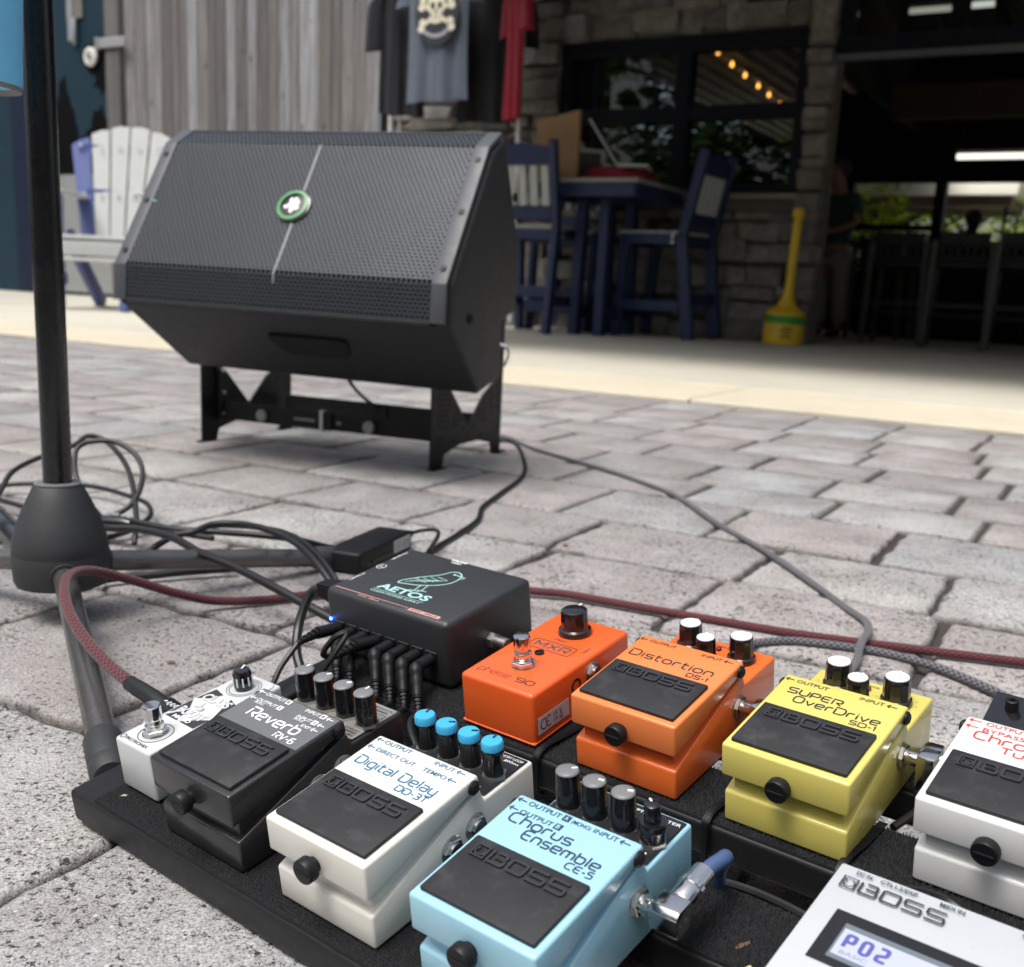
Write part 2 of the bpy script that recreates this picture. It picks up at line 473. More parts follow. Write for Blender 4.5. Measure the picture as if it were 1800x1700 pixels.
def paver_mesh(w, d, near, seed):
    r = random.Random(seed); n = 14 if near else 6
    amp = .0046 if near else .0018
    pts = []
    c = .0055
    cs = [(-w/2, -d/2), (w/2, -d/2), (w/2, d/2), (-w/2, d/2)]
    jit = [(r.uniform(-.003, .003), r.uniform(-.003, .003)) for _ in cs]
    cs = [(a+e, b+f) for (a, b), (e, f) in zip(cs, jit)]
    for i in range(4):
        a, b = Vector(cs[i]), Vector(cs[(i+1) % 4]); t = (b-a).normalized(); nn = Vector((-t.y, t.x)); L = (b-a).length
        for k in range(n):
            q = k/(n-1)
            p = a + t*(c + q*(L-2*c))
            pts.append(p + nn*(noise.noise(Vector((p.x*38, p.y*38, seed*3.1)))*amp + noise.noise(Vector((p.x*130, p.y*130, seed)))*amp*(.9 if near else .3)))
    m = len(pts); v = []; f = []
    rings = ((1.0, 0.0, -.022), (.0, .0006, -.0055), (.0, .0022, -.0016), (.0, .0055, 0.0)) if near else ((1, 0, -.02), (0, .0012, -.0055), (0, .0075, 0))
    cen = Vector((0, 0))
    for k, (z0, ins, z) in enumerate(rings):
        for i, p in enumerate(pts):
            q = p*(1-ins*2.2/(w+d)*2)
            zz = z
            if near and k in (1, 2): zz += noise.noise(Vector((p.x*60, p.y*60, seed+9)))*.0022
            v.append((q.x, q.y, zz))
    R = len(rings)
    for k in range(R-1):
        for i in range(m):
            j = (i+1) % m
            f.append((k*m+i, k*m+j, (k+1)*m+j, (k+1)*m+i))
    f.append(tuple(range((R-1)*m, R*m)))
    mb = MB(); mb.add(v, f)
    me = mb.mesh('paver', None, 50)
    al = me.attributes.new('dirt', 'FLOAT', 'POINT')
    val = (1.0, .9, .45, 0.0) if near else (1.0, 1.0, 0.0)
    al.data.foreach_set('value', [val[k] for k in range(R) for _ in range(m)])
    return me

rows = [-1.22, -.98, -.73, -.48, -.22, .02, .262, .503, .762, 1.005, 1.25, 1.463, 1.708, 1.90, 2.12, 2.34, 2.56, 2.79, 3.03, 3.26]
fixed = {6: -.497, 7: -.66, 8: -.70, 9: -.391, 10: -.650, 11: -.257, 12: -.397, 17: -.291}
far_pool = {}
npav = 0; rest = MB()
for ri in range(len(rows)-1):
    v0, v1 = rows[ri], rows[ri+1]
    r = random.Random(100+ri)
    js = [fixed.get(ri, r.uniform(-.7, -.45))]
    while js[-1] < 3.6: js.append(js[-1] + (r.choice((.238, .242, .25, .262, .235)) + r.uniform(-.012, .012)))
    while js[0] > -7: js.insert(0, js[0] - (r.choice((.238, .242, .25, .262, .235)) + r.uniform(-.012, .012)))
    for i in range(len(js)-1):
        u0, u1 = js[i], js[i+1]; gap = .0022 if s2w((js[i]+js[i+1])/2, (v0+v1)/2).length > 1.7 else .0036
        c = ((u0+u1)/2, (v0+v1)/2)
        P = [project(s2w(a, b, 0)) for a in (u0, u1) for b in (v0, v1)]
        inside = [q for q in P if q and -40 < q[0] < 1840 and 560 < q[1] < 1760]
        cw = s2w(*c)
        M = T(cw.x, cw.y, r.uniform(-.0018, .0012)) @ RZ(SA + r.uniform(-.012, .012)) @ RX(r.uniform(-.006, .006)) @ RY(r.uniform(-.006, .006))
        w, d = (u1-u0)-gap*2, (v1-v0)-gap*2-(.0016 if cw.length < 1.7 else .0045)
        if inside and npav < 300:
            dist = cw.length
            if dist < 1.7:
                me = paver_mesh(w, d, True, 31*ri+i)
                o = link('paver', me, PAVER, None)
            else:
                key = (round(w*250), round(d*250), (ri*7+i) % 2)
                if key not in far_pool: far_pool[key] = paver_mesh(key[0]/250, key[1]/250, False, (key[0]*7+key[1]*3+key[2]) % 97)
                o = link('paver', far_pool[key], PAVER, None)
            o.parent = bed
            o.matrix_parent_inverse = bed.matrix_world.inverted()
            o.matrix_basis = M
            npav += 1
        elif abs(c[0]) < 5.5:
            rest.M = bed.matrix_world.inverted() @ M
            rest.box(-w/2, w/2, -d/2, d/2, -.02, 0)
        
ro = rest.build('paver_field', PAVER, bed, None, 0)
tag(ro, kind='stuff')

# slab: an apron strip by the pavers, then bays of broom-finished concrete
sl = MB(T(3, -5.5, 0)).box(-16, 6, 3.86, 16.5, -.06, .012)
slab = sl.build('concrete_slab', SLAB, None, (.004, 1))
slab.matrix_world = site(-3, 5.5)
tag(slab, 'cream concrete patio slab running up to the building', 'patio', kind='structure')
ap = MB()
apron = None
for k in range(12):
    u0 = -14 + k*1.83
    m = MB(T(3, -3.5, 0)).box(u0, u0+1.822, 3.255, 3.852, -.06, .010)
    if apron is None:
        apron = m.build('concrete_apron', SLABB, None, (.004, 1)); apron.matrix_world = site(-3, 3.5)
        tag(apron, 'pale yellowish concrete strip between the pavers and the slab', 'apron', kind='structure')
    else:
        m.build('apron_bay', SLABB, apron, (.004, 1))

# ------------------------------------------------------------------ bar building
VW = 7.83
BB = site(-3, VW)
bar = thing('bar_building', 'stone fronted bar building with dark framed window and wide open doorway', 'building', BB)
def sm(): return MB(T(3, -VW, 0))            # author in site coordinates
DARKF = simple('dark_frame_paint', (.006,.008,.014), .6, var=.2, vs=8, spec=.2)
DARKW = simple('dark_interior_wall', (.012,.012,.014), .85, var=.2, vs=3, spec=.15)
BROWNB = simple('brown_timber', (.045,.028,.020), .75, var=.35, vs=7, spec=.2)
GLASS = NB('window_glass').set(color=(1,1,1), rough=.0, trans=1.0, spec=.5)
_b = NB('thin_glass'); _tr = _b.n('BsdfTransparent'); _gl = _b.n('BsdfGlossy'); _gl.inputs['Roughness'].default_value = .01
_fr = _b.n('Fresnel'); _fr.inputs[0].default_value = 1.5; _mx = _b.n('MixShader'); _b.l(_fr.outputs[0], _mx.inputs[0]); _b.l(_tr.outputs[0], _mx.inputs[1]); _b.l(_gl.outputs[0], _mx.inputs[2]); _b.l(_mx.outputs[0], _b.out.inputs[0])
_tr.inputs[0].default_value = (.60, .63, .63, 1)
PANE = _b.m

# stone-clad wall: backing and single stones
wall = sm().box(-5.9, -4.10, VW+.03, VW+.28, 0, 3.3).box(-4.10, -2.19, VW+.03, VW+.28, 0, 1.04).box(-4.10, -2.19, VW+.03, VW+.28, 2.17, 3.3).box(-2.19, -2.02, VW+.03, VW+.28, 0, 3.3).build('stone_wall', MORTAR, bar)
svar = []
for k in range(14):
    r = random.Random(500+k)
    bm = bmesh.new(); bmesh.ops.create_cube(bm, size=1)
    bmesh.ops.bevel(bm, geom=list(bm.edges), offset=.075, segments=1, affect='EDGES')
    for vv in bm.verts: vv.co += Vector((r.uniform(-.045, .045), r.uniform(-.14, .14), r.uniform(-.07, .07)))
    me = bpy.data.meshes.new('stone'); bm.to_mesh(me); bm.free()
    me.polygons.foreach_set('use_smooth', [True]*len(me.polygons)); me.set_sharp_from_angle(angle=radians(38))
    me.materials.append(STONE); svar.append(me)
r = random.Random(77); z = 0.0; nst = 0
while z < 2.95:
    h = r.uniform(.065, .175); zc = z+h/2
    if 1.0 < zc < 2.17: segs = [(-5.8, -4.115), (-2.185, -2.005)]
    else: segs = [(-5.8, -2.005)]
    for a, bq in segs:
        u = a
        while u < bq-.02:
            L = r.choice((r.uniform(.10, .2), r.uniform(.2, .45)))
            if bq-(u+L) < .12: L = bq-u
            pr = project(s2w(u+L/2, VW, zc))
            hid = False
            if not hid and (zc < 2.75) and nst < 320:
                o = link('stone', r.choice(svar), None, wall)
                dpt = r.uniform(.09, .19)
                hh = (h-.010)*r.uniform(.82, 1.12); o.location = (u+L/2+3, .02 - (dpt-.10)*.5, zc+r.uniform(-.012, .012)); o.scale = (L-.003, dpt, hh+.006); o.rotation_euler.y = r.uniform(-.035, .035)
                if r.random() < .5: o.scale.x *= -1; o.scale.y *= -1
                nst += 1
            u += L
    z += h
sm().box(-4.13, -2.17, VW-.10, VW+.10, 1.022, 1.060).build('window_sill', simple('sill_stone', (.24,.21,.18), .85), bar, (.006, 1))
# window: frame, mullion, transom, panes
win = sm().box(-4.115, -4.035, VW-.03, VW+.12, 1.062, 2.165).box(-2.255, -2.185, VW-.03, VW+.12, 1.062, 2.165).box(-4.034, -2.256, VW-.03, VW+.12, 2.07, 2.164).box(-4.034, -2.256, VW-.03, VW+.12, 1.063, 1.125).build('window', DARKF, bar, (.004, 1))
sm().box(-3.165, -3.055, VW-.022, VW+.11, 1.126, 2.069).build('mullion', DARKF, win)
for a, bq in ((-4.033, -3.166), (-3.054, -2.257)):
    sm().box(a, bq, VW-.016, VW+.10, 1.585, 1.685).build('transom', DARKF, win)
    for z0, z1 in ((1.127, 1.584), (1.686, 2.068)):
        sm().box(a, bq, VW+.045, VW+.051, z0, z1).build('pane', PANE, win)
# open doorway: raised sectional door with glazed panel and header rail
door = sm().box(-2.01, 3.6, VW-.02, VW+.10, 1.985, 2.09).build('sectional_door', DARKF, bar, (.004, 1))
sm().box(-2.0, 3.6, VW-.05, VW+.02, 1.935, 1.972).build('bottom_rail', simple('grey_rail', (.10,.105,.12), .5), door)
for k in range(4):
    u = -1.96 + k*1.22
    sm().box(u-.03, u+.06, VW-.015, VW+.09, 2.091, 2.62).build('stile', DARKF, door)
    sm().box(u+.061, u+1.189, VW+.03, VW+.036, 2.091, 2.60).build('pane', PANE, door)
sm().box(-2.01, 3.6, VW-.014, VW+.09, 2.621, 2.74).build('top_rail', DARKF, door)
sm().box(-2.02, 3.6, VW+.02, VW+.25, 2.75, 3.3).build('lintel', DARKW, bar)
sm().box(3.62, 4.2, VW, VW+.25, 0, 3.3).build('pier', MORTAR, bar)
# roof over the patio with rafters
roof = sm().prism_x([(3.95, 2.50), (VW-.08, 2.93), (VW-.08, 3.02), (3.95, 2.59)], -4.55, 4.6).build('porch_roof', simple('roof_boards', (.10,.085,.075), .8, var=.3, vs=5), bar)
for k in range(24):
    u = -4.45 + k*.39
    sm().prism_x([(3.98, 2.38), (VW-.09, 2.80), (VW-.09, 2.928), (3.98, 2.498)], u, u+.06).build('rafter', simple('porch_rafter', (.16,.145,.14), .7, var=.2, vs=6), roof)
sm().box(-4.55, 4.6, 3.90, 3.948, 2.36, 2.62).build('fascia', BROWNB, roof)
sm().box(-6.1, 6.1, VW+.30, 12.3, 3.31, 3.42).build('main_roof', simple('roof_boards', (.10,.085,.075), .8, var=.3, vs=5), bar)
# ceiling and joists added behind the window in place of the mirrored porch roof
mirror_ceil = sm().box(-4.62, -2.16, VW+.30, 15.2, 2.50, 2.56).build('ceiling', simple('mirror_ceiling_boards', (.13,.10,.10), .7, var=.3, vs=6), bar)  # added ceiling, stands in for the mirrored porch roof
for k in range(13):
    u = -4.55 + k*.186
    sm().box(u, u+.075, VW+.31, 15.1, 2.44, 2.499).build('joist', simple('mirror_joists', (.52,.47,.46), .6, var=.2, vs=6), mirror_ceil)  # added joists, stand in for the mirrored porch roof
sm().box(-6.0, -5.9, VW+.29, 12.3, 0, 3.3).build('side_wall', DARKW, bar)
sm().box(-2.15, -2.06, VW+.29, 12.3, 2.0, 3.3).build('partition', DARKW, bar)
# big room: ceiling, beams, rear wall with openings
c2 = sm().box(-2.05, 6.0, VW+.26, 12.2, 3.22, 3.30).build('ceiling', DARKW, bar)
for k in range(9):
    u = -1.9 + k*.55
    sm().box(u, u+.12, VW+.5, 12.0, 2.95, 3.218).build('joist', simple('joist_grey', (.12,.115,.12), .7, var=.2, vs=6), c2)
for v0, z0 in ((9.9, 1.87),):
    sm().box(-2.05, 6.0, v0, v0+.18, z0, z0+.27).build('beam', BROWNB, c2, (.006, 1))
VB = 12.0
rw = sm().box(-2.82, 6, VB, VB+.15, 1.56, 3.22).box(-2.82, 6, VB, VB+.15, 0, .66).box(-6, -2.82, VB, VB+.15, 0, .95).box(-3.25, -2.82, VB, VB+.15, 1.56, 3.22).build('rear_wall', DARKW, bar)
for u in (-2.85, -1.93, -.95, .1, 1.2):
    sm().box(u, u+.10, VB-.02, VB+.17, .661, 1.559).build('post', DARKF, rw)
sm().box(-2.749, -1.931, VB+.02, VB+.12, 1.075, 1.135).build('transom', DARKF, rw)
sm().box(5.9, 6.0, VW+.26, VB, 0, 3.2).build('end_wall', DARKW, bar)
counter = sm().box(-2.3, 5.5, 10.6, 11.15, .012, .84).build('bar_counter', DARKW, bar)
sm().box(-2.4, 5.6, 10.5, 11.25, .841, .89).build('counter_top', simple('counter_top', (.05,.035,.028), .35, var=.3, vs=6), counter)
# tube lights
LAMP = emitter('lamp_white', (1, .97, .88), .85); LAMPD = emitter('lamp_dim', (1, .93, .80), .45)
def tube_lamp(u0, u1, v, z, label, lm=None):
    t = thing('tube_light', label, 'light', site((u0+u1)/2, v, z), 'white tube lights in the bar')
    h = (u1-u0)/2
    MB().cyl((-h, 0, 0), (h, 0, 0), .022, n=10).build('tube', lm or LAMP, t)
    MB().box(-h, h, -.03, .03, .023, .05).build('housing', simple('lamp_housing', (.5,.5,.48), .5), t)
    for x in (-h*.7, h*.7): MB().cyl((x, 0, .05), (x, 0, 3.21-z), .004, n=6).build('hanger', DARKF, t)
tube_lamp(-1.99, -1.66, 10.0, 2.74, 'dim tube light behind the raised door panel, farther from the end', LAMPD)
tube_lamp(-1.50, -1.33, 10.0, 2.75, 'short bright tube light behind the raised door panel')
tube_lamp(-1.47, -.40, 10.0, 1.56, 'long white tube light hanging low over the bar')
# edison string lights added behind the glass, standing for their mirror image
BULB = emitter('bulb_amber', (1.0, .42, .08), 5)
st = thing('mirror_string_light', 'string of glowing amber bulbs added behind the glass for the mirrored patio lights', 'string lights', site(-3.5, 9.4, 2.44))
pts = [(-3.44, 9.41), (-3.49, 9.94), (-3.53, 10.45), (-3.57, 11.0), (-3.61, 11.5), (-3.66, 12.07)]
wire = []
for i, (u, v) in enumerate(pts):
    x, y = u+3.5, v-9.4
    MB().lathe([(.004, .012), (.009, .0), (.015, -.012), (.0175, -.024), (.015, -.036), (.005, -.042)][::-1], 10, T(x, y, -.028)).build('bulb', BULB, st)
    MB().cyl((x, y, -.01), (x, y, .012), .014, n=8).build('socket', BLACKP, st)
    wire.append((x, y, .008))
    if i < 5: wire.append(((x+pts[i+1][0]+3.5)/2, (y+pts[i+1][1]-9.4)/2, -.02))
MB().tube(spline(wire, 5), .004, 6).build('wire', CABLE, st)
st2 = thing('bulb', 'single amber bulb glowing at the edge of the picture inside the doorway', 'light', site(-.62, 9.0, 2.03))
MB().lathe([(.004, -.05), (.026, -.02), (.03, .0), (.015, .04), (.012, .06)], 10).build('glass', BULB, st2)
MB().cyl((0, 0, .06), (0, 0, 1.14), .004, n=6).build('cord', CABLE, st2)

# ------------------------------------------------------------------ fence, blue shed wall
fence = thing('plank_fence', 'weathered grey vertical plank fence behind the speaker', 'fence', site(-7.3, 7.62))
u = -8.80 + 7.3; r = random.Random(5); k = 0
while u < -5.80 + 7.3:
    w = r.choice((.095, .115, .135, .14, .145))
    dz = r.uniform(-.02, .02); dy = r.uniform(-.006, .006)
    m = MB(); m.prism_z([(u+.003, dy), (u+w-.003, dy), (u+w-.003, dy+.02), (u+.003, dy+.02)], .03, 3.1+dz)
    m.build('plank', WOOD, fence, (.003, 1)); u += w; k += 1
for z in (.45, 1.6, 2.75): MB().box(-1.5, 1.5, .030, .075, z, z+.09).build('rail', WOOD, fence)
MB().box(-1.71, -1.515, -.06, .08, 0, 3.2).build('post', WOOD, fence, (.012, 2))
hg = MB().box(-1.80, -1.40, -.085, -.061, 2.40, 2.49).build('strap_hinge', simple('galvanised', (.42,.42,.43), .5, metal=.6), fence, (.006, 1))
MB().cyl((-1.79, -.08, 2.39), (-1.79, -.08, 2.50), .022, n=10).build('pin', STEEL, hg)

TEAL = simple('teal_painted_board', (.0065,.027,.044), .6, var=.35, vs=2.2, dust=.03, spec=.25)
DTEAL = simple('deep_blue_board', (.0035,.010,.032), .55, var=.2, vs=2, spec=.25)
MURAL = simple('black_mural_paint', (.0015,.002,.0025), .75, spec=.1)
shed = thing('painted_shed', 'dark teal painted shed wall with black mural shapes and steel kick plate', 'shed', site(-10.6, VW))
sw = MB().box(-2.6, 1.58, 0, .12, .02, 3.3).build('wall', TEAL, shed)
MB().box(-.22, .10, -.025, -.001, .02, 3.3).build('corner_board', DTEAL, shed, (.004, 1))
KICK = simple('diamond_plate', (.36,.37,.37), .45, metal=.5, var=.15, vs=30, bump=1, bs=45, bd=.01)
kp = MB().box(.30, 1.60, -.012, -.002, .05, 1.26).build('kick_plate', KICK, shed)
def blob(cx, cz, rx, rz, seed, spiky=.25, n=60):
    r = random.Random(seed); out = []
    for k in range(n):
        a = 2*pi*k/n
        q = 1 + spiky*noise.noise(Vector((cos(a)*2.2, sin(a)*2.2, seed))) + spiky*.8*noise.noise(Vector((cos(a)*7, sin(a)*7, seed+3))) + r.uniform(-.05, .05)
        out.append((cx+rx*cos(a)*q, cz+rz*sin(a)*q))
    return out
def mural(poly):
    n = len(poly); m = MB()
    m.add([(p[0], -.0035, p[1]) for p in poly] + [(p[0], -.0005, p[1]) for p in poly], [tuple(range(n))] + [(i, i+n, (i+1) % n+n, (i+1) % n) for i in range(n)])
    return m.build('mural_shape', MURAL, shed, None, 0)
mural(blob(1.35, 2.26, .26, .22, 3, .35)); mural(blob(1.10, 2.40, .17, .14, 8, .2)); mural(blob(1.52, 2.50, .12, .14, 18, .3))
fr = random.Random(12); top = []
for k in range(70):
    x = -.0 + 1.58*k/69
    h = 1.62 + .62*max(0, 1-abs(x-.62)/.22)**.7 + .30*max(0, 1-abs(x-1.18)/.26) + fr.uniform(-.05, .07)
    top.append((x, h))
mural(top + [(1.58, 1.262), (0.0, 1.262)])
hw = MB().lathe([(.070, 0), (.095, .012), (.092, .03), (.06, .04), (.045, .03), (.02, .034)], 22, T(1.085, -.004, 2.40) @ RX(pi/2)).build('round_medallion', simple('white_enamel', (.68,.68,.62), .4), shed)
MB().lathe([(.03, 0), (.03, .006)], 14, T(1.085, -.042, 2.40) @ RX(pi/2)).build('rim_mark', simple('grey_mark', (.2,.22,.22), .5), hw)
lt = MB().box(.76, .83, -.03, -.004, 2.57, 3.0).build('latch', STEEL, shed, (.006, 1))
MB().box(.84, .90, -.05, -.004, 2.52, 2.78).build('padlock_shackle', STEEL, lt, (.01, 2))
MB().box(.74, .98, -.02, -.002, 2.78, 3.0).build('hasp', simple('rusty_hasp', (.20,.19,.17), .6, metal=.4), lt)
hd = MB().cyl((.50, -.10, 1.38), (.50, -.10, 1.57), .025, n=10).build('door_handle', STEEL, shed)
MB().cyl((.50, -.10, 1.47), (.36, -.002, 1.47), .022, n=8).build('stem', STEEL, hd)

# ------------------------------------------------------------------ trees behind the bar
LEAF = {}
def leaf_mat(name, a, b_):
    b = NB(name); oi = b.coord('Position')
    c = b.mix(b.noise(oi, 6, 3), a, b_)
    b.b.inputs['Transmission Weight'].default_value = 0
    df = b.n('BsdfDiffuse'); tl = b.n('BsdfTranslucent'); b.l(c, df.inputs[0]); b.l(c, tl.inputs[0]); mx = b.n('MixShader', i_Fac=.5); b.l(df.outputs[0], mx.inputs[1]); b.l(tl.outputs[0], mx.inputs[2]); b.l(mx.outputs[0], b.out.inputs[0])
    return b.m
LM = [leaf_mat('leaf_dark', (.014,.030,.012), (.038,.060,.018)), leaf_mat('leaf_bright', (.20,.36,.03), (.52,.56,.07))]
BARK = simple('bark', (.09,.07,.055), .9, var=.3, vs=9)
def tree(label, u, v, h, rx, n, mat, seed, ls=1.0):
    t = thing('tree', label, 'tree', site(u, v), 'trees behind the bar'); r = random.Random(seed)
    m = MB(); m.tube([(0, 0, 0), (.05, .02, h*.3), (-.03, .05, h*.62)], [.11, .08, .04], 8)
    for k in range(6):
        a = r.uniform(0, 2*pi); m.tube([(0, 0, h*(.2+.07*k)), (cos(a)*rx*.4, sin(a)*rx*.4, h*(.35+.08*k)), (cos(a)*rx*.8, sin(a)*rx*.8, h*(.4+.09*k))], [.05, .03, .012], 6)
    m.build('trunk', BARK, t)
    cl = [(r.gauss(0, .5)*rx, r.gauss(0, .5)*rx, h*(.12+.85*r.random())) for _ in range(26)]
    m = MB()
    for k in range(n):
        c = r.choice(cl); p = Vector((c[0]+r.gauss(0, .22)*rx*.8, c[1]+r.gauss(0, .22)*rx*.8, max(.05, c[2]+r.gauss(0, .12)*h*.6)))
        s = r.uniform(.035, .075)*ls; q = Matrix.Rotation(r.uniform(0, 6.28), 3, 'Z') @ Matrix.Rotation(r.uniform(-1.2, 1.2), 3, 'X')
        vs = [p + q @ Vector(x) for x in ((-s, 0, 0), (0, -s*.45, 0), (s, 0, .01), (0, s*.45, 0))]
        m.add(vs, [(0, 1, 2, 3)])
    m.build('crown', mat, t, None, 0)
tree('bright green leafy tree outside, seen left through the bar openings', -3.05, 14.6, 3.6, .8, 6000, LM[1], 1)
tree('bright green tree outside at the picture edge beyond the pale roof', -.75, 15.4, 3.6, 1.0, 8000, LM[1], 2)
tree('low green tree outside under the pale roof line', -2.2, 17.2, 2.6, 1.5, 7000, LM[1], 3)
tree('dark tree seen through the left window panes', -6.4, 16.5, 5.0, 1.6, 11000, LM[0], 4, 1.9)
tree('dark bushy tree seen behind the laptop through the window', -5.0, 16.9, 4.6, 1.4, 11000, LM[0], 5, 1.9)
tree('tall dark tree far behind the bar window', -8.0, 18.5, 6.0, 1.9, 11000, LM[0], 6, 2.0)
# pale roofed cart shelter outside
sh = thing('cart_shelter', 'pale roofed cart shelter parked outside behind the bar', 'shelter', site(-1.9, 15.0))
CREAM = simple('cream_roof', (.62,.60,.50), .6, var=.08, vs=2)
MB().prism_x([(-.9, 1.62), (-.75, 1.86), (.75, 1.86), (.9, 1.62)], -1.5, .55).build('roof', CREAM, sh, (.03, 2))
MB().box(-1.42, .48, -.8, .8, 1.50, 1.618).build('valance', simple('brown_valance', (.16,.11,.095), .7), sh)
for x in (-1.38, .42):
    for y in (-.72, .72): MB().cyl((x, y, .0), (x, y, 1.5), .02, n=8).build('post', DARKF, sh)
MB().box(-1.3, .3, -.5, .5, .25, 1.06).build('body', simple('cart_white', (.75,.75,.72), .5), sh, (.05, 2))
MB().box(-1.1, -.1, -.3, .35, 1.06, 1.2).build('seat', simple('cart_seat', (.68,.68,.66), .6), sh, (.05, 2))
for x in (-.95, .0):
    for y in (-.5, .5): MB().lathe([(.12, -.05), (.2, -.05), (.2, .05), (.12, .05)], 16, T(x, y, .2) @ RX(pi/2)).build('wheel', BLACKP, sh)

# unseen trees behind the viewpoint, added to darken low sky; bar window mirrors them
r = random.Random(90); m = MB()
for k in range(30):
    a = radians(-172 + k*11.2)                    # bearing from the plaza, skipping the bar side
    if -42 < math.degrees(a) < 200 and cos(a - radians(61)) > .30: continue
    R = r.uniform(11, 14); cx, cy = R*cos(a), R*sin(a)
    h = r.uniform(5.5, 8.5)
    m.tube([(cx, cy, 0), (cx+.1, cy, h*.5)], [.2, .1], 7)
    for q in range(900):
        u1, u2 = r.gauss(0, .5), r.gauss(0, .5)
        p = Vector((cx+u1*2.2, cy+u2*2.2, max(.2, h*(.06+.94*r.random())))); s = r.uniform(.16, .34)
        q_ = Matrix.Rotation(r.uniform(0, 6.28), 3, 'Z') @ Matrix.Rotation(r.uniform(-1.3, 1.3), 3, 'X')
        m.add([p + q_ @ Vector(x) for x in ((-s, 0, 0), (0, -s*.6, 0), (s, 0, .02), (0, s*.6, 0))], [(0, 1, 2, 3)])
tl_ = m.build('shade_treeline', LM[0], None, None, 0)
tag(tl_, 'unseen dark belt of trees added round the plaza, mirrored faintly in the bar window', 'shade_treeline', kind='stuff')
# ------------------------------------------------------------------ patio furniture
def obar(m, p0, p1, w, t, side=(1, 0, 0)):       # rectangular bar between two points; w across `side`, t the other way
    p0, p1, sd = Vector(p0), Vector(p1), Vector(side)
    d = (p1-p0).normalized(); sd = (sd-d*sd.dot(d)).normalized(); n = d.cross(sd)
    v = [p + sd*a*w/2 + n*b*t/2 for p in (p0, p1) for a, b in ((-1,-1),(1,-1),(1,1),(-1,1))]
    m.add(v, [(3,2,1,0),(4,5,6,7),(0,1,5,4),(1,2,6,5),(2,3,7,6),(3,0,4,7)]); return m
def bar1(name, p0, p1, w, t, mat, parent, side=(1, 0, 0), bev=.006):
    return obar(MB(), p0, p1, w, t, side).build(name, mat, parent, (bev, 1))

def bar_chair(label, M):
    c = thing('bar_chair', label, 'chair', M, 'navy and grey bar chairs')
    W, D = .24, .22                               # half width, half depth; chair faces +y, back at -y
    for s in (-1, 1):
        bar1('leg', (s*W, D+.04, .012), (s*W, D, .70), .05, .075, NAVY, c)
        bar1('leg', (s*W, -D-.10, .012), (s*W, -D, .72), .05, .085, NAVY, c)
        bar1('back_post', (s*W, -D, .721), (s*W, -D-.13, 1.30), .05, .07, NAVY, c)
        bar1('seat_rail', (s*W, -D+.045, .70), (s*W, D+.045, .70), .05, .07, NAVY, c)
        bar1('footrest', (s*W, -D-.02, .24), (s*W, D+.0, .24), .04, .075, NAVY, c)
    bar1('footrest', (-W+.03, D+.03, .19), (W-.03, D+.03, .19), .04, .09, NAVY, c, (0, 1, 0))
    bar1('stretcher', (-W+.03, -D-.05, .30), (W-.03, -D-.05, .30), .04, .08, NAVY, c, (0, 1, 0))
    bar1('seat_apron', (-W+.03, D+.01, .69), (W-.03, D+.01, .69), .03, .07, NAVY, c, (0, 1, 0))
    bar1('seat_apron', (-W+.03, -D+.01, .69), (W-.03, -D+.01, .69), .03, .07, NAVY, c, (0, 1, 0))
    for k in range(5):
        y = -D+.05+k*.10
        MB().box(-W-.01, W+.01, y-.045, y+.045, .738, .758).build('seat_slat', GREYP, c, (.004, 1))
    # back: top rail arched, lower rail, slats
    top = []
    for k in range(9): top.append((-W+.03+(2*W-.06)*k/8, 1.255+.03*sin(pi*k/8)))
    poly = [(p[0], p[1]) for p in top] + [(W-.03, 1.14), (-W+.03, 1.14)]
    n = len(poly); yb = -D-.10; m = MB(); m.add([(p[0], yb-.016, p[1]) for p in poly]+[(p[0], yb+.016, p[1]) for p in poly], [tuple(range(n))]+[tuple(range(n, 2*n))[::-1]]+[((i+1) % n, i, i+n, (i+1) % n+n) for i in range(n)])
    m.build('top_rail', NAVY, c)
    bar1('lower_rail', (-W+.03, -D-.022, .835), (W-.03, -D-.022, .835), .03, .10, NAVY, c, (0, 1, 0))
    for k in range(5):
        x = -W+.068+k*.086
        bar1('back_slat', (x, -D-.042, .88), (x, -D-.096, 1.145), .058, .018, GREYP, c)
    for s in (-1, 1):
        for z in (.68, .72):
            MB().lathe([(.014, 0), (.012, .005)], 10, T(s*(W+.026), -D+.06, z) @ RY(s*pi/2)).build('bolt', STEEL, c)
    return c
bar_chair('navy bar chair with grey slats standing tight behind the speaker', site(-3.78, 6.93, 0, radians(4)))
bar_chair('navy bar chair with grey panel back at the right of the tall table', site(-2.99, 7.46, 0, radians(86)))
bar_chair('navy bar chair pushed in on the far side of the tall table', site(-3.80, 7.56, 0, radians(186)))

tb = thing('bar_table', 'tall navy table with pale grey top beside the bar window', 'table', site(-3.37, 7.22))
for k in range(9):
    y = -.41+k*.1025
    MB().box(-.415, .415, y-.048, y+.048, 1.045, 1.070).build('top_slat', simple('worn_grey_polymer', (.30,.30,.29), .6, var=.15, vs=14), tb, (.004, 1))
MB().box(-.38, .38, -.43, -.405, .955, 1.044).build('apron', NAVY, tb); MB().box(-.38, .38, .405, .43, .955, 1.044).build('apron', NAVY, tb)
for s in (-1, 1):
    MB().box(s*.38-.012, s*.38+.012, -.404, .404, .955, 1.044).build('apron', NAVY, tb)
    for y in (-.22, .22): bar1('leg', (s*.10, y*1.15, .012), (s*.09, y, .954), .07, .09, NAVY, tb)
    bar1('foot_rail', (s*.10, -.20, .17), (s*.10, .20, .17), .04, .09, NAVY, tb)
MB().box(-.066, .066, -.05, .05, .30, .39).build('stretcher', NAVY, tb)

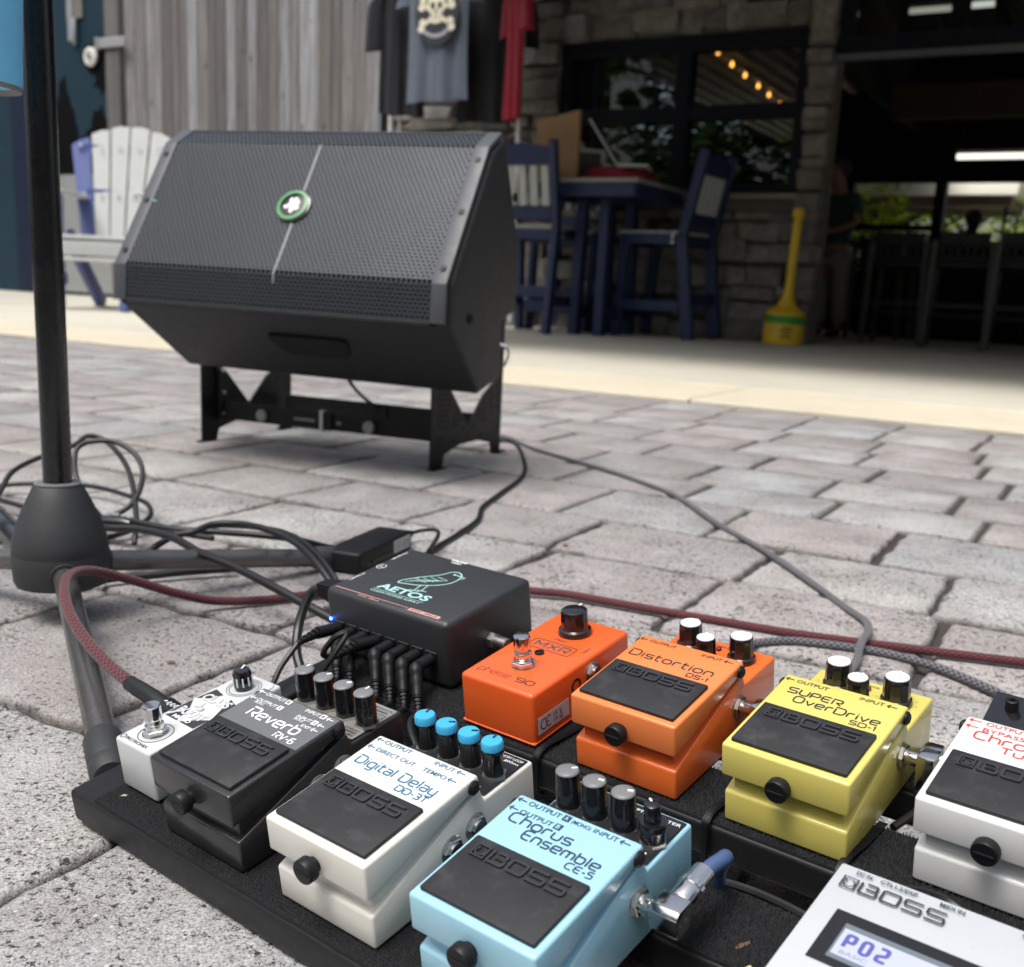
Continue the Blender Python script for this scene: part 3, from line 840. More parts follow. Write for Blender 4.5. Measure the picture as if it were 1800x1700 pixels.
sg = thing('wooden_board', 'brown wooden display board leaning on the tall table', 'board', site(-3.62, 6.88, 1.071, radians(-8)))
OAK = simple('oak_board', (.27,.15,.06), .6, var=.2, vs=14)
m = MB(); m.add([(-.19, -.012, 0), (.17, -.012, 0), (.17, -.012, .455), (-.19, -.012, .40), (-.19, .012, 0), (.17, .012, 0), (.17, .012, .455), (-.19, .012, .40)], [(0,1,2,3),(7,6,5,4),(0,4,5,1),(1,5,6,2),(2,6,7,3),(3,7,4,0)])
m.build('panel', OAK, sg); MB().box(-.19, .17, .013, .10, 0, .02).build('foot', OAK, sg)
fr = thing('picture_frame', 'small pale picture frame standing behind the wooden board', 'frame', site(-3.46, 7.05, 1.071, radians(35)))
PF = simple('pale_frame', (.52,.47,.40), .5)
for b4 in ((-.10, .10, 0, .02), (-.10, .10, .20, .22), (-.10, -.08, .021, .199), (.08, .10, .021, .199)):
    MB().box(b4[0], b4[1], -.01, .01, b4[2], b4[3]).build('frame_bar', PF, fr)
MB().box(-.079, .079, .0, .006, .021, .199).build('picture', simple('dark_card', (.03,.03,.04), .5), fr)
cl = MB(); r = random.Random(9); n = 14; vs = []; fs = []
for i in range(n):
    for j in range(n):
        x, y = i/(n-1)-.5, j/(n-1)-.5
        e = max(abs(x), abs(y))*2
        vs.append((x*.50, y*.30, .004+.115*(1-e**4)*(.75+.35*noise.noise(Vector((x*5, y*5, 2))))))
for i in range(n-1):
    for j in range(n-1): fs.append((i*n+j, (i+1)*n+j, (i+1)*n+j+1, i*n+j+1))
cl.add(vs, fs); co = cl.build('red_cloth', simple('crimson_cloth', (.28,.012,.035), .85, var=.2, vs=20), None, None, 80)
co.matrix_world = site(-3.22, 7.05, 1.071); tag(co, 'crumpled crimson cloth under the laptop on the tall table', 'cloth')
lp = thing('laptop', 'open silver laptop seen edge on atop the crimson cloth', 'laptop', site(-3.09, 7.03, 1.165, radians(107)))
LAPM = simple('laptop_grey', (.62,.63,.60), .4, metal=.4)
MB().box(-.16, .16, -.10, .12, -.012, .004).build('base', LAPM, lp, (.004, 1))
sc_ = obar(MB(), (0, .12, .006), (0, .32, .29), .32, .010).build('screen_lid', LAPM, lp, (.003, 1))
obar(MB(), (0, .124, .030), (0, .300, .277), .29, .002).build('display', simple('display_dark', (.05,.055,.04), .2), sc_)

ad = thing('adirondack_chair', 'tall pale grey and blue slatted chair left of the speaker', 'chair', site(-6.98, 5.90, 0, radians(33)) @ S3(1.07, 1.07, 1.07))
# faces -y; authored with half width .30
for s in (-1, 1):
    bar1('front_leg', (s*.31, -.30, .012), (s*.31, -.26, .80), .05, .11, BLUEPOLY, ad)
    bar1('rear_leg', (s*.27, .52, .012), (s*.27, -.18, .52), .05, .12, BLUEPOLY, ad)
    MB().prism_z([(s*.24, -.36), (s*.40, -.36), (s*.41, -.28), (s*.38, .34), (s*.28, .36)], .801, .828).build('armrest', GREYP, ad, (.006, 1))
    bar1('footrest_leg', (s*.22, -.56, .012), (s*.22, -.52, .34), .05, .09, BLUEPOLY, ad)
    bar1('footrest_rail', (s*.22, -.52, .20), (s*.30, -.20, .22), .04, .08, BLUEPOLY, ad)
for k in range(5):
    y = -.30 + k*.115; z = .50 - k*.028
    MB(T(0, y, z) @ RX(radians(-12))).box(-.285, .285, -.052, .052, -.012, .012).build('seat_slat', GREYP, ad, (.004, 1))
MB().box(-.285, .285, -.385, -.36, .38, .475).build('front_slat', GREYP, ad, (.004, 1))
MB().box(-.25, .25, -.60, -.46, .342, .365).build('footrest_slat', GREYP, ad, (.004, 1))
for k in range(6):
    q = k-2.5; x0 = q*.102; x1 = q*.150; top = 1.36 - .018*q*q
    m = MB()
    m.add([(x0-.046, .20, .42), (x0+.046, .20, .42), (x1+.068, .47, top-.012-.012*q), (x1-.068, .47, top-.012+.012*q), (x0-.046, .222, .42), (x0+.046, .222, .42), (x1+.068, .492, top-.012-.012*q), (x1-.068, .492, top-.012+.012*q), (x1, .475, top), (x1, .497, top)],
          [(0,1,2,8,3), (5,4,7,9,6), (0,4,5,1), (1,5,6,2), (2,6,9,8), (8,9,7,3), (3,7,4,0)])
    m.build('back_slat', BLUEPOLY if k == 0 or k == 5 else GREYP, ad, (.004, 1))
    for z, y in ((.84, .315), (1.2, .415)):
        MB().lathe([(.013, 0), (.011, .006)], 10, T(x0+(x1-x0)*(z-.42)/.94, y-.006, z) @ RX(radians(76))).build('screw_cap', GREYP, ad)
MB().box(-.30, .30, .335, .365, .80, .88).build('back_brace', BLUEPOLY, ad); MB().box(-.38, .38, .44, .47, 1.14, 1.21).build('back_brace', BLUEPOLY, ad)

# ------------------------------------------------------------------ smokers' post
YEL = simple('yellow_plastic', (.72,.46,.015), .4, var=.1, vs=8)
sp = thing('ash_receptacle', 'yellow plastic smokers post with green band on its pail base', 'ash bin', site(-2.13, 7.60) @ RY(radians(2)))
MB().lathe([(.135, .012), (.140, .02), (.142, .22), (.136, .232)], 28).build('pail', YEL, sp)
MB().lathe([(.1435, .160), (.1435, .215)], 28).build('green_band', simple('green_label', (.06,.28,.03), .5), sp)
MB().lathe([(.138, .233), (.128, .245), (.075, .275), (.042, .34), (.032, .43), (.030, .80), (.0345, .802), (.0345, .83), (.030, .832), (.029, .872), (.041, .885), (.044, .92), (.036, .945), (.012, .952)], 22).build('neck', YEL, sp)
lb = MB()
for k, (x, w) in enumerate(((.0, .05), (.0, .07), (.0, .04), (.0, .06))):
    a0 = -1.18
    z = .135-.022*k
    vs = []
    for q in range(5):
        a = a0 + (q/4-.5)*w/.142*1.3; vs += [(.1435*cos(a), .1435*sin(a), z-.005), (.1435*cos(a), .1435*sin(a), z+.005)]
    lb.add(vs, [(2*q, 2*q+2, 2*q+3, 2*q+1) for q in range(4)])
lb.build('label_lines', simple('label_ink', (.05,.05,.03), .6), sp)

# ------------------------------------------------------------------ garment rack and shirts
rk = thing('garment_rack', 'white tube garment rack in front of the stone wall', 'rack', site(-4.75, 7.25))
WT = simple('white_tube', (.74,.76,.78), .35, var=.05)
for s in (-1, 1):
    x = s*.59
    MB().cyl((x, 0, .06), (x, 0, 2.85), .018, n=12).build('upright', WT, rk)
    MB().cyl((x, -.25, .045), (x, .25, .045), .016, n=10).build('foot', WT, rk)
    for y in (-.25, .25): MB().lathe([(.005, -.03), (.03, -.028), (.03, .0), (.01, .012)], 12, T(x, y, .042)).build('caster', BLACKP, rk)
MB().cyl((-.50, 0, .10), (-.50, 0, 2.85), .014, n=10).build('side_bar', WT, rk)
MB().cyl((-.62, 0, 2.86), (.62, 0, 2.86), .016, n=12).build('top_bar', WT, rk)

def shirt(label, col, u, v, z0, w, h, yaw, seed, sleeve=.22, group='shirts on the rack'):
    t = thing('t_shirt', label, 'shirt', site(u, v, 0, yaw), group)
    CM = simple('cloth_%d' % seed, col, .9, var=.15, vs=12, bump=.2, bs=300, bd=.001, sheen=.15)
    nx, ny = 22, 26; v_ = []; f_ = []
    ph = seed*1.7
    for side in (1, -1):
        b = len(v_)
        for j in range(ny+1):
            tt = j/ny; z = z0 + h*tt
            ww = w/2*(1-.06*sin(pi*tt)*(1 if tt < .8 else 0)) * (1.0 if tt < .86 else 1-.55*((tt-.86)/.14)**1.4)
            for i in range(nx+1):
                s = i/nx*2-1
                fold = .018*sin(s*7+ph+tt*1.4)*(1-.5*tt) + .010*sin(s*15+ph*2)*(1-tt)
                d = .045*(1-s*s)**.5*side*(.6+.4*tt)
                v_.append((s*ww, d+fold, z + .008*sin(s*6+ph)*(1-tt)))
        for j in range(ny):
            for i in range(nx):
                q = (b+j*(nx+1)+i, b+j*(nx+1)+i+1, b+(j+1)*(nx+1)+i+1, b+(j+1)*(nx+1)+i)
                f_.append(q if side < 0 else q[::-1])
    m = MB(); m.add(v_, f_); body = m.build('body', CM, t, None, 80)
    for s in (-1, 1):
        zs = z0+h*.90
        p = spline([(s*w*.30, 0, zs+.02), (s*w*.44, .0, zs-.05), (s*(w*.5+.03), .005, zs-.13), (s*(w*.5+.045), .008, zs-sleeve)], 5)
        m = MB(); n = 14; k = len(p); vs = []
        for i, q in enumerate(p):
            rr = .055+.045*i/(k-1)
            for a in range(n):
                an = 2*pi*a/n; vs.append((q.x+cos(an)*rr*.75, q.y+sin(an)*rr*.45+.006*sin(an*5+seed), q.z + (-.012*cos(an)*s if i == k-1 else 0)))
        fs = [(i*n+a, i*n+(a+1) % n, (i+1)*n+(a+1) % n, (i+1)*n+a) for i in range(k-1) for a in range(n)]
        m.add(vs, fs); m.build('sleeve', CM, t, None, 80)
    MB().tube([(-w*.40, 0, z0+h-.07), (0, 0, z0+h+.02), (w*.40, 0, z0+h-.07)], .006, 6).build('hanger', BLACKP, t)
    MB().tube([(0, 0, z0+h+.02), (0, 0, 2.84)], .003, 6).build('hook', STEEL, t)
    return t
grey = shirt('slate grey t-shirt with cream skull and crossbones print', (.085,.105,.145), -4.80, 7.10, 1.67, .56, .98, 0, 2, .20)
shirt('black t-shirt hanging leftmost on the white rack', (.010,.011,.017), -5.20, 7.20, 1.60, .36, 1.0, radians(42), 4, .44)
shirt('black t-shirt half hidden behind the slate grey one', (.006,.007,.010), -4.48, 7.33, 1.545, .50, 1.05, radians(20), 6, .40)
shirt('crimson red t-shirt at the right end of the rack', (.30,.010,.030), -4.19, 7.20, 1.54, .30, 1.05, radians(-38), 3, .36)
# print on the grey shirt: skull, bones and a ring of pale dashes below
CREAMI = simple('cream_print', (.72,.68,.54), .8, var=.12, vs=60)
INKB = simple('black_print', (.012,.012,.015), .8)
def on_shirt(name, mb_pts, mat, dz=0.0):
    m = MB(T(.02, -.066-dz, 2.30) @ RX(radians(90)) @ S3(.92, .92, 1))
    for p in mb_pts: m.poly(p)
    return m.build(name, mat, grey, None, 0)
def ell(cx, cy, rx, ry, n=18, a0=0.0): return [(cx+rx*cos(2*pi*k/n)*cos(a0)-ry*sin(2*pi*k/n)*sin(a0), cy+rx*cos(2*pi*k/n)*sin(a0)+ry*sin(2*pi*k/n)*cos(a0)) for k in range(n)]
on_shirt('print_disc', [ell(0, -.02, .21, .24, 30)], simple('print_ground', (.03,.032,.04), .85))
bones = []
for s in (-1, 1):
    bones += [ell(0, -.03, .165, .020, 16, s*.55)]
    for e in (-1, 1):
        cx, cy = e*.155*cos(.55), -.03+e*s*.155*sin(.55)
        bones += [ell(cx, cy+.024, .034, .03, 12), ell(cx+e*.012, cy-.022, .034, .03, 12)]
on_shirt('bones', bones, CREAMI, .003)
on_shirt('skull', [ell(0, .045, .085, .088, 22), [(-.05, -.02), (.05, -.02), (.055, -.085), (.03, -.10), (-.03, -.10), (-.055, -.085)]], CREAMI, .006)
on_shirt('skull_holes', [ell(-.035, .035, .022, .026, 14), ell(.035, .035, .022, .026, 14), ell(0, -.005, .010, .016, 8), [(-.05, -.058), (.05, -.058), (.05, -.062), (-.05, -.062)]], INKB, .009)
ds = []
for k in range(15):
    a = -pi/2 + (k-7)*.105; c, s = cos(a), sin(a)
    ds.append([(c*.165-s*-.006, -.01+s*.17+c*-.006), (c*.195-s*-.006, -.01+s*.20+c*-.006), (c*.195-s*.006, -.01+s*.20+c*.006), (c*.165-s*.006, -.01+s*.17+c*.006)])
on_shirt('print_arc', ds, simple('pale_print', (.5,.52,.55), .8), .006)

# ------------------------------------------------------------------ people and stools inside
def skin_body(name, joints, edges, mat, parent, root=0, sub=2):
    me = bpy.data.meshes.new(name); me.from_pydata([j[:3] for j in joints], edges, [])
    o = link(name, me, mat, parent)
    md = o.modifiers.new('skin', 'SKIN'); md.use_smooth_shade = True
    for i, j in enumerate(joints):
        sv = me.skin_vertices[0].data[i]; rr = j[3]; sv.radius = rr if isinstance(rr, tuple) else (rr, rr); sv.use_root = (i == root)
    o.modifiers.new('sub', 'SUBSURF').levels = sub
    o.modifiers['sub'].render_levels = sub
    return o
SKINM = simple('skin', (.30,.17,.12), .55, var=.08)
HAIR = simple('hair', (.03,.022,.018), .7)
pp = thing('person', 'person in dark green top and grey trousers standing inside the doorway', 'person', site(-2.30, 9.55, .012, radians(-20)) @ S3(.87, .87, .87))
J = []; E_ = []
def jn(x, y, z, r, par=None):
    J.append((x, y, z, r)); i = len(J)-1
    if par is not None: E_.append((par, i))
    return i
hip = jn(0, 0, .90, (.135, .10)); wa = jn(0, 0, 1.06, (.12, .09), hip); ch = jn(0, .01, 1.26, (.145, .10), wa); nk = jn(0, .0, 1.42, .055, ch); hd0 = jn(0, -.05, 1.50, (.075, .085), nk); hd1 = jn(0, -.085, 1.60, (.078, .095), hd0); jn(0, -.075, 1.67, (.05, .06), hd1); ns = jn(0, -.185, 1.545, .014, hd1)
for s in (-1, 1):
    sh_ = jn(s*.17, .0, 1.345, .06, ch); el = jn(s*.225, -.03, 1.10, .043, sh_); wr = jn(s*.12, -.25, 1.02, .030, el); pm = jn(s*.08, -.32, 1.03, (.036, .020), wr)
    for k in range(4):
        a = jn(s*(.055-.004*k), -.375-.006*(k == 1), 1.05-.018*k, .010, pm); jn(s*(.025-.004*k), -.395, 1.045-.018*k, .009, a)
    th = jn(s*.075, -.345, 1.065, .011, pm); jn(s*.055, -.375, 1.075, .009, th)
    kn = jn(s*.10, -.02, .50, .068, hip); an = jn(s*.105, .03, .09, .042, kn); jn(s*.115, -.10, .035, (.045, .03), an)
skin_body('body', J, E_, SKINM, pp)
skin_body('green_top', [(0, 0, .86, (.165, .13)), (0, 0, 1.04, (.150, .118)), (0, .01, 1.25, (.168, .125)), (0, .0, 1.36, (.10, .085)), (.175, .0, 1.335, .078), (.215, -.02, 1.17, .070), (-.175, .0, 1.335, .078), (-.215, -.02, 1.17, .070)], [(0, 1), (1, 2), (2, 3), (2, 4), (4, 5), (2, 6), (6, 7)], simple('green_cloth', (.018,.075,.055), .9), pp)
skin_body('trousers', [(0, 0, .90, (.165, .125)), (.095, -.005, .70, .098), (.105, -.01, .48, .088), (.11, .03, .13, .080), (-.095, -.005, .70, .098), (-.105, -.01, .48, .088), (-.11, .03, .13, .080)], [(0, 1), (1, 2), (2, 3), (0, 4), (4, 5), (5, 6)], simple('grey_cloth', (.34,.33,.31), .9), pp)
hm = MB(); bmh = bmesh.new(); bmesh.ops.create_icosphere(bmh, subdivisions=3, radius=.108)
for vv in bmh.verts:
    vv.co.y *= 1.1; vv.co += vv.co.normalized()*.008*noise.noise(vv.co*40)
    if vv.co.y < -.04 and vv.co.z < .035: vv.co *= .72
meh = bpy.data.meshes.new('hair'); bmh.to_mesh(meh); bmh.free(); meh.polygons.foreach_set('use_smooth', [True]*len(meh.polygons))
ho = link('hair', meh, HAIR, pp); ho.location = (0, -.055, 1.625)
for s in (-1, 1): skin_body('shoe', [(s*.105, .04, .05, .05), (s*.112, -.07, .045, (.05, .042)), (s*.12, -.17, .035, (.042, .03))], [(0, 1), (1, 2)], BLACKP, pp)

ps = thing('person', 'dark seated person silhouetted against the trees at the bar', 'person', site(-1.50, 11.50, .012, radians(165)) @ S3(.80, .80, .80))
J = []; E_ = []
hip = jn(0, 0, .80, (.15, .12)); wa = jn(0, -.02, .95, (.13, .10), hip); ch = jn(0, -.05, 1.12, (.155, .11), wa); nk = jn(0, -.08, 1.27, .055, ch); h0 = jn(0, -.11, 1.34, (.072, .08), nk); h1 = jn(0, -.13, 1.44, (.078, .092), h0); jn(0, -.125, 1.50, .05, h1); jn(0, -.225, 1.39, .013, h1)
for s in (-1, 1):
    sh_ = jn(s*.175, -.05, 1.19, .058, ch); el = jn(s*.23, -.14, .98, .043, sh_); wr = jn(s*.13, -.36, .93, .03, el); pm = jn(s*.09, -.43, .925, (.036, .02), wr)
    for k in range(4):
        a = jn(s*(.075-.016*k), -.485, .928, .010, pm); jn(s*(.07-.016*k), -.515, .918, .009, a)
    jn(s*.05, -.455, .945, .011, pm)
    kn = jn(s*.12, -.40, .77, .075, hip); an = jn(s*.12, -.38, .36, .045, kn); jn(s*.125, -.50, .30, (.045, .032), an)
skin_body('body', J, E_, simple('dark_clothed', (.02,.02,.022), .9), ps)
bmh = bmesh.new(); bmesh.ops.create_icosphere(bmh, subdivisions=3, radius=.105)
for vv in bmh.verts:
    if vv.co.y < -.035 and vv.co.z < .03: vv.co *= .72
meh = bpy.data.meshes.new('hair'); bmh.to_mesh(meh); bmh.free(); meh.polygons.foreach_set('use_smooth', [True]*len(meh.polygons))
ho = link('hair', meh, HAIR, ps); ho.location = (0, -.115, 1.455)

STOOLM = simple('dark_stool', (.010,.010,.012), .6, var=.2, vs=9)
POSTM = simple('stool_posts', (.085,.08,.072), .5, var=.2, vs=9)
def stool(label, u, v, yaw):
    c = thing('bar_stool', label, 'stool', site(u, v, .012, yaw), 'dark stools along the bar')
    for s in (-1, 1):
        bar1('leg', (s*.22, -.21, 0), (s*.20, -.24, .80), .042, .05, POSTM, c, (1, 0, 0), .004)
        bar1('leg', (s*.22, .21, 0), (s*.19, .17, .60), .042, .05, POSTM, c, (1, 0, 0), .004)
        bar1('side_rail', (s*.215, -.19, .2), (s*.215, .18, .2), .03, .04, STOOLM, c)
    MB().box(-.22, .22, -.22, .22, .60, .65).build('seat', STOOLM, c, (.012, 2))
    MB().box(-.18, .18, -.262, -.23, .76, .86).build('top_rail', STOOLM, c, (.008, 1))
    MB().box(-.18, .18, -.24, -.21, .655, .69).build('lower_rail', STOOLM, c, (.006, 1))
    MB().box(-.19, .19, .185, .215, .22, .26).build('footrest', STOOLM, c); MB().box(-.19, .19, -.215, -.19, .30, .34).build('stretcher', STOOLM, c)
    for k in range(6): MB().box(-.155+k*.056, -.132+k*.056, -.245, -.23, .692, .758).build('back_slat', STOOLM, c)
stool('dark slat back bar stool nearest the standing person', -1.66, 9.2, 0)
stool('dark slat back bar stool in front of the seated silhouette', -1.18, 9.0, radians(5))
stool('dark slat back bar stool cut by the picture edge', -.72, 8.9, radians(4))
stool('dark slat back bar stool half hidden beside the open doorway post', -1.95, 10.0, radians(-6))
# ------------------------------------------------------------------ lettering
def fillet(pts, r, closed=False, seg=5):
    P = [Vector(p) for p in pts]; n = len(P); out = []
    for i in range(n):
        if not closed and i in (0, n-1): out.append(P[i]); continue
        a, b, c = P[i-1], P[i], P[(i+1) % n]
        d1, d2 = (a-b), (c-b); l1, l2 = d1.length, d2.length
        if l1 < 1e-9 or l2 < 1e-9: out.append(b); continue
        d1 /= l1; d2 /= l2
        k = min(r, l1*.499, l2*.499)
        p, q = b+d1*k, b+d2*k
        for s in range(seg+1):
            t = s/seg; out.append(p*(1-t)**2 + b*2*t*(1-t) + q*t*t)
    return [(p.x, p.y) for p in out]
X = .68
GL = {  # strokes: (points, closed, fillet)
 'D': (.95, [([(0,0),(0,.78)],0,0), ([(-.12,1),(.95,1),(.95,0),(0,0)],0,.42)]),
 'C': (.9, [([(.9,1),(0,1),(0,0),(.9,0)],0,.42)]),
 'E': (.8, [([(.8,1),(0,1),(0,0),(.8,0)],0,.35), ([(0,.5),(.7,.5)],0,0)]),
 'O': (.95, [([(0,0),(.95,0),(.95,1),(0,1)],1,.42)]),
 'P': (.8, [([(0,0),(0,1),(.8,1),(.8,.4),(.05,.4)],0,.28)]),
 'R': (.85, [([(0,0),(0,.78)],0,0), ([(-.1,1),(.85,1),(.85,.42),(.3,.42),(.85,0)],0,.22)]),
 'S': (.85, [([(.85,1),(0,1),(0,.5),(.85,.5),(.85,0),(0,0)],0,.24)]),
 'T': (.8, [([(0,1),(.8,1)],0,0), ([(.4,1),(.4,0)],0,0)]),
 'U': (.85, [([(0,1),(0,0),(.85,0),(.85,1)],0,.35)]),
 'V': (.85, [([(0,1),(.42,0),(.85,1)],0,.08)]),
 'M': (1.0, [([(0,0),(0,1),(.5,.35),(1,1),(1,0)],0,.04)]),
 'X': (.9, [([(0,0),(.9,1)],0,0), ([(0,1),(.9,0)],0,0)]),
 'a': (.72, [([(.0,X),(.72,X),(.72,0),(0,0),(0,.38),(.7,.38)],0,.2)]),
 'b': (.75, [([(0,1),(0,0),(.75,0),(.75,X),(.05,X)],0,.26)]),
 'c': (.7, [([(.7,X),(0,X),(0,0),(.7,0)],0,.28)]),
 'd': (.75, [([(.75,1),(.75,0),(0,0),(0,X),(.7,X)],0,.26)]),
 'e': (.75, [([(.0,.34),(.75,.34),(.75,X),(0,X),(0,0),(.72,0)],0,.24)]),
 'g': (.75, [([(.72,X),(0,X),(0,0),(.72,0)],0,.24), ([(.75,X),(.75,-.3),(.1,-.3)],0,.2)]),
 'h': (.72, [([(0,1),(0,0)],0,0), ([(0,X),(.72,X),(.72,0)],0,.26)]),
 'i': (.1, [([(.05,X),(.05,0)],0,0), ([(.05,.86),(.05,.96)],0,0)]),
 'l': (.1, [([(.05,1),(.05,0)],0,0)]),
 'm': (1.05, [([(0,0),(0,X),(.55,X),(.55,0)],0,.2), ([(.5,X),(1.05,X),(1.05,0)],0,.2)]),
 'n': (.72, [([(0,0),(0,X),(.72,X),(.72,0)],0,.24)]),
 'o': (.78, [([(0,0),(.78,0),(.78,X),(0,X)],1,.32)]),
 'p': (.75, [([(0,-.3),(0,X),(.75,X),(.75,0),(.05,0)],0,.26)]),
 'r': (.55, [([(0,0),(0,X),(.55,X)],0,.24)]),
 's': (.68, [([(.68,X),(0,X),(0,.34),(.68,.34),(.68,0),(0,0)],0,.17)]),
 't': (.5, [([(.12,.95),(.12,0),(.5,0)],0,.2), ([(-.05,X),(.5,X)],0,0)]),
 'u': (.72, [([(0,X),(0,0),(.72,0),(.72,X)],0,.26)]),
 'v': (.72, [([(0,X),(.36,0),(.72,X)],0,.08)]),
 'y': (.72, [([(0,X),(0,0),(.72,0)],0,.24), ([(.72,X),(.72,-.3),(.1,-.3)],0,.22)]),
 '0': (.7, [([(0,0),(.7,0),(.7,1),(0,1)],1,.3)]),
 '1': (.25, [([(0,.8),(.2,1),(.2,0)],0,.05)]),
 '3': (.7, [([(0,1),(.7,1),(.7,.5),(.25,.5)],0,.15), ([(.3,.5),(.7,.5),(.7,0),(0,0)],0,.2)]),
 '5': (.7, [([(.7,1),(.05,1),(0,.55),(.7,.58),(.7,0),(0,0)],0,.2)]),
 '6': (.7, [([(.65,1),(0,1),(0,0),(.7,0),(.7,.55),(.05,.55)],0,.25)]),
 '9': (.7, [([(.05,0),(.7,0),(.7,1),(0,1),(0,.45),(.68,.45)],0,.25)]),
 '-': (.35, [([(0,.45),(.35,.45)],0,0)]),
}
def stroke_text(m, s, x0, y0, x1, h, w, hz=0.0, z=0.0, gap=.26):
    """strokes of s between x0 and x1, baseline y0, cap height h, pen w"""
    tot = sum(GL[c][0] if c != ' ' else .35 for c in s) + gap*(len(s)-1)
    sx = (x1-x0)/tot; x = x0
    for c in s:
        if c == ' ': x += (.35+gap)*sx; continue
        gw, st = GL[c]
        for pts, closed, fr in st:
            q = fillet(pts, fr, closed) if fr else pts
            m.ribbon([(x+p[0]*sx, y0+p[1]*h) for p in q], w, bool(closed), z, hz)
        x += (gw+gap)*sx
    return m
_tc = {}
def font_text(m, s, x0, y0, x1, h, z=0.0, bold=.004, rot=None):
    """built-in sans between x0 and x1, baseline y0, cap height h"""
    if s not in _tc:
        cu = bpy.data.curves.new('t', 'FONT'); cu.body = s; cu.size = 1; cu.offset = bold; cu.resolution_u = 4
        o = bpy.data.objects.new('t', cu); COL.objects.link(o)
        dg = bpy.context.evaluated_depsgraph_get()
        me = bpy.data.meshes.new_from_object(o.evaluated_get(dg), depsgraph=dg)
        vs = [tuple(v.co) for v in me.vertices]; fs = [tuple(p.vertices) for p in me.polygons]
        bpy.data.objects.remove(o); bpy.data.curves.remove(cu); bpy.data.meshes.remove(me)
        _tc[s] = (vs, fs)
    vs, fs = _tc[s]
    xa, xb = min(v[0] for v in vs), max(v[0] for v in vs)
    sx = (x1-x0)/(xb-xa); sy = h/.729
    P = [(x0+(v[0]-xa)*sx, y0+v[1]*sy, z) for v in vs]
    if rot:
        M = T(*rot[0]) @ RZ(rot[1]) @ T(-rot[0][0], -rot[0][1], -rot[0][2]); P = [tuple(M @ Vector(p)) for p in P]
    m.add(P, fs); return m
def arrow(m, x0, x1, y, h, w):
    m.ribbon([(x0, y), (x1, y)], w); m.ribbon([(x0+h*.95, y+h), (x0, y), (x0+h*.95, y-h)], w)
def boss_logo(m, x0, y0, x1, h, w, hz=0.0, z=0.0):
    """square emblem and four wide letters"""
    W = x1-x0; e = W*.155
    m.ribbon([(x0+w/2, y0+w/2), (x0+e-w/2, y0+w/2), (x0+e-w/2, y0+h-w/2), (x0+w/2, y0+h-w/2)], w*.8, True, z, hz)
    cx, cy, rr = x0+e*.52, y0+h*.46, h*.27
    m.ribbon([(cx+rr*1.15*cos(a), cy+rr*sin(a)) for a in [radians(150+k*20) for k in range(15)]], w*.7, False, z, hz)
    m.ribbon([(x0+e*.22, y0+h*.80), (x0+e*.30, y0+h*.55)], w*.8, False, z, hz)
    lw = (W-e)/4; ww = w*1.25
    for k, ch in enumerate('BOSS'):
        a = x0+e+lw*k+lw*.17; b = x0+e+lw*(k+1)-ww/2; c = y0+ww/2; d = y0+h-ww/2; mid = (c+d)/2
        if ch == 'B':
            m.ribbon([(a, d), (a, c)], ww, False, z, hz)
            m.ribbon(fillet([(a+lw*.22, d), (b-lw*.05, d), (b-lw*.05, mid), (a+lw*.25, mid)], h*.12), ww, False, z, hz)
            m.ribbon(fillet([(a+lw*.3, mid), (b, mid), (b, c), (a, c)], h*.12), ww, False, z, hz)
        elif ch == 'O': m.ribbon(fillet([(a, c), (b, c), (b, d), (a, d)], h*.16, True), ww, True, z, hz)
        else: m.ribbon(fillet([(b, d), (a, d), (a, mid), (b, mid), (b, c), (a-lw*.03, c)], h*.13), ww, False, z, hz)

# ------------------------------------------------------------------ pedalboard
pb = thing('pedalboard', 'black slatted pedalboard with velcro strips carrying the pedals', 'pedalboard', MBOARD)
XL, XR, TH = -.2845, .46, .0232
for k, (y0, y1) in enumerate(((-.0784, -.027), (.021, .0735), (.114, .166), (.205, .256))):
    rl = MB().box(XL+.0235, XR-.0235, y0, y1, -TH-.002, -.0028).build('rail', BLACKM, pb, (.003, 3)) if k else MB().box(XL, XR, y0, y1, -TH-.002, -.0028).build('rail', BLACKM, pb, (.0035, 3))
    # velcro strip with a slightly wandering edge
    m = MB(); n = 60; a0 = (XL+.028) ; vs = []
    for i in range(n+1):
        x = a0+(XR-.03-a0)*i/n
        vs += [(x, y0+.0015+.0012*noise.noise(Vector((x*25, k, 1))), -.0029), (x, y0+.0020+.0012*noise.noise(Vector((x*25, k, 1))), -.0012), (x, y1-.002+.001*noise.noise(Vector((x*25, k, 5))), -.0012), (x, y1-.0015+.001*noise.noise(Vector((x*25, k, 5))), -.0029)]
    m.add(vs, [(4*i+j, 4*i+4+j, 4*i+5+j, 4*i+1+j) for i in range(n) for j in range(3)] + [(0, 1, 2, 3), (4*n+3, 4*n+2, 4*n+1, 4*n)])
    rv = random.Random(60+k); sv = []; sf = []          # knitted rows of tiny stiff loops
    ny = int((y1-y0-.004)/.0020); nx = int((min(XR, .30)-.03-a0)/.0015); m.cur = 1
    for iy in range(ny):
        for ix in range(nx):
            x = a0 + ix*.0015 + (.00075 if iy % 2 else 0) + rv.uniform(-.0003, .0003); y = y0+.0026+iy*.0020+rv.uniform(-.0003, .0003)
            hh = rv.uniform(.0010, .0026); lx, ly = rv.uniform(-.0009, .0009), rv.uniform(-.0002, .0009); b0 = len(sv)
            sv += [(x-.00040, y, -.0013), (x+.00040, y+.0001, -.0013), (x+lx+.00026, y+ly, -.0013+hh), (x+lx-.00026, y+ly+.0002, -.0013+hh)]
            sf.append((b0, b0+1, b0+2, b0+3))
    m.add(sv, sf)
    tag(m.build('velcro_strip', [VELCRO, LOOPS], rl, None, 0), kind='stuff')
